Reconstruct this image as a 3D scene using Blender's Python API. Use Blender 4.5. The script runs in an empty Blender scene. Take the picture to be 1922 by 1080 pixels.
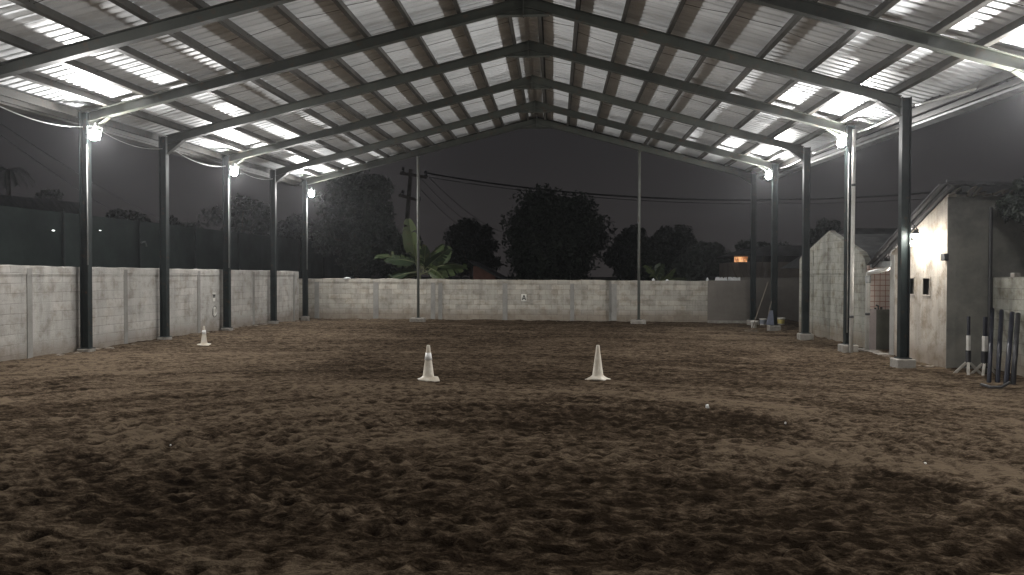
import bpy, math, random
import numpy as np
from mathutils import Vector, Matrix
random.seed(7)
RNG = np.random.default_rng(11)
SC = bpy.context.scene
COL = SC.collection
R = math.radians

# ------------------------------------------------------------------ camera
FPX, YAW, PITCH, ROLL, CAMX, CAMZ = 1440.1, .0741, -.0163, .0020, 1.4753, 2.0   # focal length in pixels of a 1922 wide frame
cam_d = bpy.data.cameras.new('camera'); cam = bpy.data.objects.new('camera', cam_d); COL.objects.link(cam)
cam_d.sensor_fit = 'HORIZONTAL'; cam_d.sensor_width = 36; cam_d.lens = 36 * FPX / 1922
cam_d.clip_start = .05; cam_d.clip_end = 2000
_fw = Vector((-math.sin(YAW) * math.cos(PITCH), math.cos(YAW) * math.cos(PITCH), math.sin(PITCH)))
_rt = Vector((math.cos(YAW), math.sin(YAW), 0)); _up = _rt.cross(_fw)
_rt2 = _rt * math.cos(ROLL) + _up * math.sin(ROLL); _up2 = _up * math.cos(ROLL) - _rt * math.sin(ROLL)
_m = Matrix((_rt2, _up2, -_fw)).transposed().to_4x4(); _m.translation = (CAMX, 0, CAMZ)
cam.matrix_world = _m
SC.camera = cam
def at(px, py, x=None, y=None, z=None):
    """world point where the photograph's pixel meets a plane"""
    d = _rt2 * ((px - 961) / FPX) - _up2 * ((py - 540) / FPX) + _fw
    o = Vector((CAMX, 0, CAMZ))
    t = (x - o.x) / d.x if x is not None else (y - o.y) / d.y if y is not None else (z - o.z) / d.z
    return o + d * t

# ------------------------------------------------------------------ night sky and exposure
wd = bpy.data.worlds.new('World'); SC.world = wd; wd.use_nodes = True
wn, wl = wd.node_tree.nodes, wd.node_tree.links
bg = wn['Background']
wtc = wn.new('ShaderNodeTexCoord'); wsx = wn.new('ShaderNodeSeparateXYZ'); wr = wn.new('ShaderNodeValToRGB')
wl.new(wtc.outputs['Generated'], wsx.inputs[0]); wl.new(wsx.outputs['Z'], wr.inputs[0])
wr.color_ramp.elements[0].position = 0; wr.color_ramp.elements[0].color = (.0285, .0258, .0255, 1)
wr.color_ramp.elements[1].position = .35; wr.color_ramp.elements[1].color = (.0150, .0150, .0166, 1)
wno = wn.new('ShaderNodeTexNoise'); wno.inputs['Scale'].default_value = 3.0; wno.inputs['Detail'].default_value = 5; wl.new(wtc.outputs['Generated'], wno.inputs['Vector'])
wcr = wn.new('ShaderNodeValToRGB'); wcr.color_ramp.elements[0].position = .3; wcr.color_ramp.elements[0].color = (.84, .84, .86, 1); wcr.color_ramp.elements[1].position = .7; wcr.color_ramp.elements[1].color = (1.14, 1.12, 1.12, 1)
wl.new(wno.outputs['Fac'], wcr.inputs[0]); wmx = wn.new('ShaderNodeMix'); wmx.data_type = 'RGBA'; wmx.blend_type = 'MULTIPLY'; wmx.inputs[0].default_value = 1
wl.new(wr.outputs[0], wmx.inputs[6]); wl.new(wcr.outputs[0], wmx.inputs[7]); wl.new(wmx.outputs[2], bg.inputs['Color']); bg.inputs['Strength'].default_value = .95
SC.view_settings.view_transform = 'Standard'; SC.view_settings.look = 'None'
SC.view_settings.exposure = 0; SC.view_settings.gamma = 1
SC.render.engine = 'CYCLES'
cy = SC.cycles
cy.use_denoising = True; cy.max_bounces = 6; cy.diffuse_bounces = 4; cy.glossy_bounces = 3
cy.sample_clamp_indirect = 4; cy.sample_clamp_direct = 0; cy.blur_glossy = 1
FLOOD = 3400.0      # emission strength of a floodlight's glass
HAZE = .0005
LAMP_COL = (1, .98, .95)

# ------------------------------------------------------------------ helpers
def hsh(ix, iy, seed):
    n = (ix.astype(np.int64) * 374761393 + iy.astype(np.int64) * 668265263 + seed * 974711) & 0x7fffffff
    n = ((n ^ (n >> 13)) * 1274126177) & 0x7fffffff
    return ((n ^ (n >> 16)) & 0xffff) / 65535.0
def vnoise(x, y, seed=0):
    ix, iy = np.floor(x), np.floor(y); fx, fy = x - ix, y - iy
    fx = fx * fx * (3 - 2 * fx); fy = fy * fy * (3 - 2 * fy)
    a = hsh(ix, iy, seed); b = hsh(ix + 1, iy, seed); c = hsh(ix, iy + 1, seed); d = hsh(ix + 1, iy + 1, seed)
    return (a * (1 - fx) + b * fx) * (1 - fy) + (c * (1 - fx) + d * fx) * fy
def fbm(x, y, octv=4, seed=0):
    s = 0; a = .5; t = 0
    for o in range(octv):
        s = s + a * vnoise(x * 2 ** o + 17.3 * o, y * 2 ** o - 9.1 * o, seed + o); t += a; a *= .5
    return s / t

class MB:
    def __init__(self): self.v = []; self.f = []; self.uv = None
    def add(self, vs, fs):
        n = len(self.v); self.v += [tuple(p) for p in vs]; self.f += [tuple(i + n for i in f) for f in fs]; return self
    def box(self, x0, x1, y0, y1, z0, z1):
        return self.hexa([(x0, y0, z0), (x1, y0, z0), (x1, y1, z0), (x0, y1, z0), (x0, y0, z1), (x1, y0, z1), (x1, y1, z1), (x0, y1, z1)])
    def hexa(self, p):
        return self.add(p, [(0, 3, 2, 1), (4, 5, 6, 7), (0, 1, 5, 4), (1, 2, 6, 5), (2, 3, 7, 6), (3, 0, 4, 7)])
    def bar(self, a, b, w, h, up=(0, 0, 1)):
        a, b = Vector(a), Vector(b); d = (b - a).normalized(); u = Vector(up)
        s = d.cross(u)
        if s.length < 1e-4: s = d.cross(Vector((0, 1, 0)))
        s.normalize(); u = s.cross(d).normalized(); s = s * w / 2; u = u * h / 2
        return self.hexa([a - s - u, a + s - u, b + s - u, b - s - u, a - s + u, a + s + u, b + s + u, b - s + u])
    def prism(self, poly, axis, lo, hi):
        """poly of 2D points extruded along axis ('x': poly=(y,z); 'y': poly=(x,z); 'z': poly=(x,y))"""
        n = len(poly)
        def P(q, t): return (t, q[0], q[1]) if axis == 'x' else (q[0], t, q[1]) if axis == 'y' else (q[0], q[1], t)
        vs = [P(q, lo) for q in poly] + [P(q, hi) for q in poly]
        fs = [tuple(range(n))[::-1], tuple(range(n, 2 * n))] + [(i, (i + 1) % n, n + (i + 1) % n, n + i) for i in range(n)]
        return self.add(vs, fs)
    def tube(self, pts, r, n=8, r1=None, caps=True):
        pts = [Vector(p) for p in pts]; m = len(pts); vs = []; fs = []
        ref = None
        for i, p in enumerate(pts):
            d = (pts[min(i + 1, m - 1)] - pts[max(i - 1, 0)]).normalized()
            if ref is None:
                ref = d.cross(Vector((0, 0, 1)) if abs(d.z) < .9 else Vector((1, 0, 0))).normalized()
            ref = (ref - d * ref.dot(d)).normalized(); b = d.cross(ref)
            rr = r if r1 is None else r + (r1 - r) * i / max(m - 1, 1)
            for k in range(n):
                a = 2 * math.pi * k / n; vs.append(p + (ref * math.cos(a) + b * math.sin(a)) * rr)
        for i in range(m - 1):
            for k in range(n):
                fs.append((i * n + k, i * n + (k + 1) % n, (i + 1) * n + (k + 1) % n, (i + 1) * n + k))
        if caps: fs += [tuple(range(n))[::-1], tuple(range((m - 1) * n, m * n))]
        return self.add(vs, fs)
    def lathe(self, prof, n=24, c=(0, 0, 0), caps=True):
        vs = []; fs = []; m = len(prof)
        for r, z in prof:
            for k in range(n):
                a = 2 * math.pi * k / n; vs.append((c[0] + r * math.cos(a), c[1] + r * math.sin(a), c[2] + z))
        for i in range(m - 1):
            for k in range(n): fs.append((i * n + k, i * n + (k + 1) % n, (i + 1) * n + (k + 1) % n, (i + 1) * n + k))
        if caps: fs += [tuple(range(n))[::-1], tuple(range((m - 1) * n, m * n))]
        return self.add(vs, fs)
    def build(self, name, mat, parent=None, smooth=False, uv=None, bevel=0):
        me = bpy.data.meshes.new(name); me.from_pydata(self.v, [], self.f); me.update()
        if uv is not None:
            l = me.uv_layers.new(name='uv'); co = np.empty(len(me.vertices) * 3, np.float32); me.vertices.foreach_get('co', co); co = co.reshape(-1, 3)
            li = np.empty(len(me.loops), np.int32); me.loops.foreach_get('vertex_index', li); c = co[li]
            if uv == 'xz': q = c[:, (0, 2)]
            elif uv == 'yz': q = c[:, (1, 2)]
            else: q = c[:, (0, 1)]
            l.data.foreach_set('uv', np.ascontiguousarray(q, dtype=np.float32).ravel())
        me.materials.append(mat)
        if smooth: me.polygons.foreach_set('use_smooth', [True] * len(me.polygons))
        o = bpy.data.objects.new(name, me); COL.objects.link(o)
        if parent is not None: o.parent = parent
        if bevel:
            b = o.modifiers.new('bevel', 'BEVEL'); b.width = bevel; b.segments = 2; b.limit_method = 'ANGLE'
        return o
def tag(o, label=None, cat=None, group=None, kind=None):
    if label: o['label'] = label
    if cat: o['category'] = cat
    if group: o['group'] = group
    if kind: o['kind'] = kind
    return o
def empty(name, loc, label=None, cat=None, group=None, rz=0):
    o = bpy.data.objects.new(name, None); COL.objects.link(o); o.location = loc; o.rotation_euler.z = rz
    o.empty_display_size = .2
    return tag(o, label, cat, group)
def dup(root, loc, rz=0, label=None):
    r = root.copy(); COL.objects.link(r); r.location = loc; r.rotation_euler.z = rz
    if label: r['label'] = label
    for ch in list(root.children):
        c = ch.copy(); COL.objects.link(c); c.parent = r
        for g in list(ch.children):
            d = g.copy(); COL.objects.link(d); d.parent = c
    return r

# ------------------------------------------------------------------ materials
class NT:
    def __init__(self, name):
        self.m = bpy.data.materials.new(name); self.m.use_nodes = True
        self.n = self.m.node_tree.nodes; self.l = self.m.node_tree.links
        self.p = self.n['Principled BSDF']
        self.tc = self.n.new('ShaderNodeTexCoord')
    def new(self, t, **kw):
        n = self.n.new(t)
        for k, v in kw.items(): setattr(n, k, v)
        return n
    def noise(self, scale, detail=4, rough=.55, co='Object', stretch=None):
        n = self.new('ShaderNodeTexNoise'); n.inputs['Scale'].default_value = scale; n.inputs['Detail'].default_value = detail; n.inputs['Roughness'].default_value = rough
        src = self.tc.outputs[co]
        if stretch:
            mp = self.new('ShaderNodeMapping'); mp.inputs['Scale'].default_value = stretch; self.l.new(src, mp.inputs[0]); src = mp.outputs[0]
        self.l.new(src, n.inputs['Vector']); return n.outputs['Fac']
    def ramp(self, fac, *stops):
        r = self.new('ShaderNodeValToRGB'); e = r.color_ramp.elements
        while len(e) < len(stops): e.new(.5)
        for i, (p, c) in enumerate(stops):
            e[i].position = p; e[i].color = (c, c, c, 1) if isinstance(c, (int, float)) else (*c, 1)
        self.l.new(fac, r.inputs[0]); return r.outputs[0]
    def mix(self, fac, a, b, mode='MIX'):
        m = self.new('ShaderNodeMix', data_type='RGBA', blend_type=mode)
        for sock, v in ((m.inputs[0], fac), (m.inputs[6], a), (m.inputs[7], b)):
            if isinstance(v, (int, float)): sock.default_value = v if sock == m.inputs[0] else (v, v, v, 1)
            elif isinstance(v, tuple): sock.default_value = (*v, 1)
            else: self.l.new(v, sock)
        return m.outputs[2]
    def bump(self, h, strength=.4, dist=.01, normal=None):
        b = self.new('ShaderNodeBump'); b.inputs['Strength'].default_value = strength; b.inputs['Distance'].default_value = dist
        self.l.new(h, b.inputs['Height'])
        if normal is not None: self.l.new(normal, b.inputs['Normal'])
        return b.outputs[0]
    def out(self, col=None, rough=None, metal=None, nrm=None, spec=None):
        for k, v in (('Base Color', col), ('Roughness', rough), ('Metallic', metal), ('Normal', nrm), ('Specular IOR Level', spec)):
            if v is None: continue
            s = self.p.inputs[k]
            if isinstance(v, tuple): s.default_value = (*v, 1)
            elif isinstance(v, (int, float)): s.default_value = v
            else: self.l.new(v, s)
        return self.m
def paint(name, c, c2=None, rough=.5, scale=3, metal=0, bump=.15, co='Object', spec=.4, rust=0):
    t = NT(name); c2 = c2 or tuple(x * .7 for x in c)
    f = t.noise(scale, 5, .6, co); g = t.noise(scale * 9, 3, .6, co)
    col = t.mix(t.ramp(f, (.38, 0), (.66, 1)), c, c2); col = t.mix(.25, col, t.ramp(g, (.3, .55), (.7, 1.)), 'MULTIPLY')
    if rust: col = t.mix(t.ramp(t.noise(5.5, 6, .7, co), (.60 - .04 * rust, 0), (.72, .8)), col, (.075, .036, .018)); col = t.mix(.5, col, t.ramp(t.noise(1.1, 5, .6, co, (1, 1, .3)), (.34, .55), (.6, 1.12)), 'MULTIPLY')
    return t.out(col, t.ramp(f, (.3, rough * .85), (.7, min(1, rough * 1.2))), metal, t.bump(g, bump, .004), spec)
def emit(name, c, s):
    t = NT(name); t.out((.8, .8, .8), .4); t.p.inputs['Emission Color'].default_value = (*c, 1); t.p.inputs['Emission Strength'].default_value = s
    return t.m
def blocks(name, c, c2, mortar, bw=.6, bh=.2, ms=.012, stain=.6, patch=(.30, .29, .27), patch_lo=.60, off=(0, 0)):
    t = NT(name); mp = t.new('ShaderNodeMapping'); mp.inputs['Location'].default_value = (off[0], off[1], 0); t.l.new(t.tc.outputs['UV'], mp.inputs[0])
    wob = t.new('ShaderNodeTexNoise'); wob.inputs['Scale'].default_value = 2.2; wob.inputs['Detail'].default_value = 4; t.l.new(mp.outputs[0], wob.inputs['Vector'])
    wm = t.new('ShaderNodeMix', data_type='VECTOR'); wm.inputs[0].default_value = .012; t.l.new(mp.outputs[0], wm.inputs[4]); t.l.new(wob.outputs['Color'], wm.inputs[5])
    b = t.new('ShaderNodeTexBrick'); t.l.new(wm.outputs[1], b.inputs['Vector'])
    for k, v in (('Scale', 1), ('Brick Width', bw), ('Row Height', bh), ('Mortar Size', ms), ('Mortar Smooth', .5), ('Bias', 0)): b.inputs[k].default_value = v
    b.inputs['Color1'].default_value = (*c, 1); b.inputs['Color2'].default_value = (*c2, 1); b.inputs['Mortar'].default_value = (*mortar, 1)
    big = t.noise(.55, 5, .6, 'UV'); mid = t.noise(2.6, 6, .65, 'UV'); fine = t.noise(38, 4, .7, 'UV'); drip = t.noise(1.0, 5, .65, 'UV', (3.2, .35, 1))
    pm = t.ramp(big, (patch_lo - .05, 0), (patch_lo + .03, 1))              # rendered-over patches hide the joints
    smear = t.ramp(mid, (.42, 0), (.6, .42))
    plain = t.mix(t.ramp(fine, (.3, 0), (.7, 1)), tuple(x * .88 for x in patch), tuple(x * 1.06 for x in patch))
    col = t.mix(pm, b.outputs['Color'], plain)
    col = t.mix(smear, col, t.mix(.5, col, tuple(x * 1.02 for x in c)))
    col = t.mix(stain * .65, col, t.ramp(drip, (.36, .6), (.56, 1.08)), 'MULTIPLY')
    col = t.mix(stain, col, t.ramp(mid, (.34, (.62, .57, .50)), (.52, (1.03, 1.03, 1.03))), 'MULTIPLY')
    spots = t.noise(7, 5, .7, 'UV'); col = t.mix(stain * .6, col, t.ramp(spots, (.30, .45), (.40, 1)), 'MULTIPLY')
    chips = t.noise(13, 3, .8, 'UV', (1, 2.2, 1)); col = t.mix(stain * .8, col, t.ramp(chips, (.63, 1), (.70, 1.28)), 'MULTIPLY')
    col = t.mix(.35, col, t.ramp(fine, (.25, .72), (.7, 1.05)), 'MULTIPLY')
    # damp soil splash along the foot
    sx = t.new('ShaderNodeSeparateXYZ'); t.l.new(t.tc.outputs['UV'], sx.inputs[0])
    ad = t.new('ShaderNodeMath', operation='MULTIPLY_ADD'); t.l.new(drip, ad.inputs[0]); ad.inputs[1].default_value = -.7; t.l.new(sx.outputs['Y'], ad.inputs[2])
    foot = t.ramp(ad.outputs[0], (.0, 1), (.35, 0))
    col = t.mix(foot, col, t.mix(.6, col, (.16, .12, .085)))
    inv = t.new('ShaderNodeMath', operation='SUBTRACT'); inv.inputs[0].default_value = 1; t.l.new(b.outputs['Fac'], inv.inputs[1])
    n = t.bump(inv.outputs[0], .5, .006); n = t.bump(fine, .35, .004, n); n = t.bump(mid, .4, .012, n)
    return t.out(col, .93, 0, n, .15)

M = {}
M['steel'] = paint('dark_green_steel', (.019, .027, .027), (.012, .017, .017), .6, 1.6, spec=.2, rust=.6)
M['beam'] = paint('grey_green_steel', (.044, .048, .039), (.03, .033, .027), .5, 1.2, rust=1)
M['purlin'] = paint('purlin_steel', (.044, .042, .036), (.03, .028, .024), .5, 1.4, rust=1)
M['galv'] = paint('galvanised', (.36, .37, .37), (.25, .26, .26), .42, 4, .5)
M['housing'] = paint('lamp_housing', (.05, .05, .052), None, .45, 8)
M['pvc'] = paint('white_pvc', (.66, .66, .64), (.5, .49, .46), .4, 2)
M['cable'] = paint('white_cable', (.30, .30, .29), (.22, .22, .21), .55, 5)
M['black_wire'] = paint('black_wire', (.012, .012, .013), None, .6, 5)
M['footing'] = paint('footing_concrete', (.34, .32, .29), (.2, .185, .16), .95, 5, bump=.6)
M['wall_left'] = blocks('grey_block_wall', (.52, .50, .47), (.40, .388, .365), (.33, .32, .30), .6, .2, .010, .7, (.44, .43, .405), .52)
M['wall_back'] = blocks('pale_block_wall', (.48, .45, .395), (.34, .326, .29), (.27, .255, .228), .48, .2, .011, .7, (.38, .37, .335), .64, (.2, 0))
M['pilaster'] = paint('pilaster_concrete', (.30, .295, .275), (.24, .23, .215), .95, 2.5, bump=.6)
M['gable'] = blocks('gable_blocks', (.32, .318, .28), (.26, .26, .23), (.215, .212, .19), .6, .2, .011, 1.0, (.29, .285, .26), .7, (.1, .05))
M['plaster'] = blocks('rough_plaster', (.46, .42, .37), (.45, .41, .36), (.44, .40, .35), .9, .5, .004, 1.0, (.45, .41, .36), .45)
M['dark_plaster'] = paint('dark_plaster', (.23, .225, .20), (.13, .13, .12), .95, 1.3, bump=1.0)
M['cement'] = paint('smooth_cement', (.185, .168, .148), (.15, .137, .12), .85, .9, bump=.2)
M['roofdark'] = paint('dark_fibre_roof', (.055, .055, .058), (.04, .04, .042), .8, 2)
M['bark'] = paint('bark', (.10, .085, .07), (.06, .05, .04), .95, 3, bump=.6)
M['void'] = paint('dark_room', (.015, .014, .014), None, .9, 3)
M['soil_clod'] = paint('rubble', (.26, .22, .18), (.16, .13, .1), .95, 9)

# underside of the ribbed roof sheets
t = NT('ribbed_roof_sheet')
sx = t.new('ShaderNodeSeparateXYZ'); t.l.new(t.tc.outputs['Object'], sx.inputs[0])
fl = t.new('ShaderNodeMath', operation='MULTIPLY'); t.l.new(sx.outputs['Y'], fl.inputs[0]); fl.inputs[1].default_value = 1 / .76
fr = t.new('ShaderNodeMath', operation='FLOOR'); t.l.new(fl.outputs[0], fr.inputs[0])
wn_ = t.new('ShaderNodeTexWhiteNoise', noise_dimensions='1D'); t.l.new(fr.outputs[0], wn_.inputs['W'])
sheetv = t.ramp(wn_.outputs['Value'], (0, .86), (1, 1.04))
grime = t.noise(1.3, 5, .6); streak = t.noise(1, 4, .6, 'Object', (.5, 7, 1))
col = t.mix(t.ramp(grime, (.35, 0), (.7, 1)), (.86, .88, .90), (.76, .78, .80))
col = t.mix(.8, col, sheetv, 'MULTIPLY'); col = t.mix(.5, col, t.ramp(streak, (.3, .82), (.65, 1.03)), 'MULTIPLY')
M['sheet'] = t.out(col, t.ramp(grime, (.3, .36), (.7, .5)), 0, None, .5)

# ------------------------------------------------------------------ layout of the hall
YM = 23.02
FY = [2.7, 6.1, 9.5, 12.85, 16.264, 19.471, 23.037, 26.628, 29.773]      # frames, near to far
def xl(y): return -9.083 + .0176 * (y - YM)
def xr0(y): return 8.385 + .0107 * (y - YM)
def xr(y): return xr0(y) + .82 * min(max((16.264 - y) / 3.414, 0), 1)          # the near right columns stand further out
def xm(y): return .349 - .0213 * (y - YM)
def zz(y): return .0149 * (y - YM)
RD = .225                                                                 # rafter depth
def zbotL(x, y):                                                         # underside of the rafters
    a, b = xl(y) + .56, xm(y) - .57; return 5.571 + zz(y) + (x - a) / (b - a) * 2.023
def zbotR(x, y):
    a, b = xr0(y) - .56, xm(y) + .57; return 5.673 + zz(y) + (x - a) / (b - a) * 1.921
def ground_z(x, y):
    x = np.asarray(x, float); y = np.asarray(y, float)
    l = .26 - .12 * np.clip((y - 26) / 5, 0, 1); f = np.clip((x + 9) / 17.3, 0, 1)
    return l * (1 - f) + .12 * f
def gz(x, y): return float(ground_z(x, y))

# ------------------------------------------------------------------ ground
def make_ground():
    ys = [3.0]
    while ys[-1] < 34.5: ys.append(ys[-1] + min(.0145 * (ys[-1] / 4.6) ** 1.35, .062))
    ys = np.array(ys); xs = np.arange(-10.4, 10.6, .037)
    X, Y = np.meshgrid(xs, ys); X = X + RNG.uniform(-.008, .008, X.shape)
    # hoof-churned relief: patches of deep prints between smoother tracks
    def ell(cx, cy, rx, ry): return np.sqrt(((X - cx) / rx) ** 2 + ((Y - cy) / ry) ** 2)
    wob = (fbm(X * .45, Y * .45, 4, 5) - .5) * 1.0
    e1, e2 = ell(1.75, 9.75, 2.3, 1.75) + wob * .28, ell(1.3, 6.25, 3.75, 1.85) + wob * .10
    def sm(v, a, b): q = np.clip((v - a) / (b - a), 0, 1); return q * q * (3 - 2 * q)
    dry = .53 + .34 * (fbm(X * .33, Y * .33, 4, 21) - .5)
    dry = dry - .25 * (1 - sm(e1, .85, 1.06)) - .20 * (1 - sm(e2, .88, 1.03)) + .40 * (fbm(X * 1.3, Y * 1.3, 3, 81) - .5)
    ring = np.exp(-((e1 - 1.28) / .2) ** 2) * .26 + np.exp(-((e2 - 1.26) / .18) ** 2) * .33
    dry = dry + ring * sm(X, -2.2, 1.5)
    ang = np.arctan2((Y - 8) * 1.6, X - 1.3); rad = np.sqrt((X - 1.3) ** 2 + ((Y - 8) * 1.6) ** 2)
    dry += .50 * (fbm(rad * 2.6, ang * 1.6, 4, 91) - .5) + .42 * (fbm(rad * 7.5, ang * 2.0, 3, 95) - .5)
    rut = np.exp(-((e2 - 1.0) / .035) ** 2) * sm(X, 1.6, 4.0)
    dry -= rut * .55
    dry += .16 * sm(-X, 2.5, 6.5) * sm(Y, 7.5, 11) + .10 * sm(X, 4.5, 7.5) * sm(Y, 6, 9)
    dry -= .13 * sm(-X, .2, 2.2) * (1 - sm(Y, 6.2, 8.6)) 
    dry -= .10 * np.exp(-(((Y - 14.3) / 1.7) ** 2)) * sm(6 - np.abs(X - .5), 0, 3)
    dry -= .08 * np.exp(-(((Y - 23) / 3.5) ** 2)) * sm(6 - np.abs(X + .3), 0, 3)
    # tracks that follow the long walls and the turns
    dry += .12 * np.exp(-((Y - 12.1 - .04 * (X - 2) ** 2 * .4) / .45) ** 2)
    churn = np.clip(1.05 - dry * .8, .3, 1)
    n1 = fbm(X * 6.5, Y * 6.5, 4, 31); n2 = vnoise(X * 12, Y * 12, 41); n3 = vnoise(X * 24, Y * 24, 51); big = fbm(X * .9, Y * .9, 3, 61)
    pit = np.clip(.46 - n1, 0, 1) * 3.0
    h = churn * (-.034 * pit + .030 * (n2 - .5) + .024 * (n3 - .5) + .03 * (vnoise(X * 7, Y * 7, 43) - .5)) + .035 * (big - .5) - .05 * rut
    # furrows of the drag harrow, curving with the ring
    h += .006 * np.sin(e2 * 60 + 6 * n1) * np.exp(-((e2 - 1.25) / .25) ** 2) + .005 * np.sin(e1 * 55 + 5 * n1) * np.exp(-((e1 - 1.35) / .3) ** 2)
    # hoof prints in strings along the tracks
    r_ = np.random.default_rng(77); pr = []
    for k in range(125):
        kind = r_.random()
        if kind < .62: cx_, cy_, s_, rat = 1.5 + r_.normal() * .5, 8.2 + r_.normal() * 1.4, r_.uniform(2.2, 6.8), r_.uniform(.42, .62)
        else: cx_, cy_, s_, rat = -.3, 17, r_.uniform(6.5, 8.8), r_.uniform(1.2, 1.6)
        a0 = r_.uniform(0, 6.28); na = int(r_.uniform(8, 34)); da = .42 / s_
        for j in range(na):
            t_ = a0 + j * da + r_.normal() * .01; o_ = (.11 if j % 2 else -.11) + r_.normal() * .04
            pr.append((cx_ + (s_ + o_) * math.cos(t_), cy_ + (s_ + o_) * rat * math.sin(t_)))
    hp = np.zeros_like(h); dp = np.zeros_like(h)
    for (qx, qy) in pr:
        if not (-8.6 < qx < 8.2 and 4 < qy < 22): continue
        i0, i1 = np.searchsorted(ys, (qy - .24, qy + .24)); j0, j1 = np.searchsorted(xs, (qx - .24, qx + .24))
        if i1 - i0 < 2 or j1 - j0 < 2: continue
        dd = np.sqrt((X[i0:i1, j0:j1] - qx) ** 2 + ((Y[i0:i1, j0:j1] - qy) * .85) ** 2); k_ = r_.uniform(.5, 1.2)
        hp[i0:i1, j0:j1] += k_ * (-.019 * np.exp(-(dd / .058) ** 2) + .009 * np.exp(-((dd - .115) / .035) ** 2))
        dp[i0:i1, j0:j1] += k_ * (-.30 * np.exp(-(dd / .06) ** 2) + .13 * np.exp(-((dd - .12) / .04) ** 2))
    h = h + hp; dry = dry + np.clip(dp, -.4, .22)
    gl = 1 - np.abs(2 * fbm(rad * 5.5, ang * .9, 2, 131) - 1); dry -= .30 * np.clip((gl - .93) / .07, 0, 1); h -= .012 * np.clip((gl - .93) / .07, 0, 1)
    edge = np.clip(np.minimum(np.minimum(X + 9.5, 9.0 - X), 30.9 - Y) / .8, 0, 1)
    Z = ground_z(X, Y) + h * (.35 + .65 * edge) + (1 - edge) * .085 * fbm(X * 2.2, Y * 2.2, 4, 71)
    nv, nu = X.shape
    co = np.stack([X, Y, Z], -1).reshape(-1, 3).astype(np.float32)
    idx = np.arange(nv * nu).reshape(nv, nu)
    q = np.stack([idx[:-1, :-1], idx[:-1, 1:], idx[1:, 1:], idx[1:, :-1]], -1).reshape(-1, 4)
    me = bpy.data.meshes.new('ground'); me.vertices.add(len(co)); me.vertices.foreach_set('co', co.ravel())
    me.loops.add(q.size); me.loops.foreach_set('vertex_index', q.ravel().astype(np.int32))
    me.polygons.add(len(q)); me.polygons.foreach_set('loop_start', np.arange(0, q.size, 4, dtype=np.int32))
    try: me.polygons.foreach_set('loop_total', np.full(len(q), 4, np.int32))
    except Exception: pass
    me.update(calc_edges=True); me.validate()
    me.polygons.foreach_set('use_smooth', np.ones(len(q), bool))
    at_ = me.attributes.new('dryness', 'FLOAT', 'POINT'); at_.data.foreach_set('value', np.clip(dry - pit * .14 * churn, 0, 1).ravel().astype(np.float32))
    t = NT('arena_soil')
    a = t.new('ShaderNodeAttribute', attribute_name='dryness')
    def mad(x, k, c):
        q = t.new('ShaderNodeMath', operation='MULTIPLY_ADD'); t.l.new(x, q.inputs[0]); q.inputs[1].default_value = k
        if isinstance(c, (int, float)): q.inputs[2].default_value = c
        else: t.l.new(c, q.inputs[2])
        return q.outputs[0]
    f1 = t.noise(5.5, 6, .66, 'Object', (.75, 1, 1)); f2 = t.noise(15, 6, .72, 'Object', (.6, 1, 1)); f3 = t.noise(1.7, 5, .62); f4 = t.noise(48, 4, .72, 'Object', (.7, 1, 1))
    prints = t.ramp(f1, (.51, 0), (.60, 1)); flakes = t.ramp(f2, (.40, 0), (.62, 1)); grit = t.ramp(f4, (.36, 0), (.66, 1)); broad = t.ramp(f3, (.36, 0), (.64, 1))
    v = mad(prints, -.42, mad(flakes, .62, mad(grit, .46, mad(broad, .12, mad(a.outputs['Fac'], 1.15, -.54)))))
    col = t.ramp(v, (.0, (.0165, .0115, .0078)), (.30, (.034, .0242, .016)), (.62, (.060, .044, .030)), (.95, (.112, .085, .059)))
    n = t.bump(f4, .9, .010); n = t.bump(f2, .9, .025, n); n = t.bump(f1, .8, .05, n)
    m = t.out(col, 1.0, 0, n, 0.0)
    me.materials.append(m)
    o = bpy.data.objects.new('ground', me); COL.objects.link(o); tag(o, 'churned brown sand riding floor with oval hoof tracks', 'ground', kind='structure')
    far = MB(); far.add([(-700, -300, -.03), (700, -300, -.03), (700, 900, -.03), (-700, 900, -.03)], [(0, 1, 2, 3)])
    o = far.build('terrain', paint('dark_earth', (.06, .05, .035), (.045, .05, .03), .95, .4))
    tag(o, 'dark open ground around the riding hall', 'ground', kind='structure')
make_ground()

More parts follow.
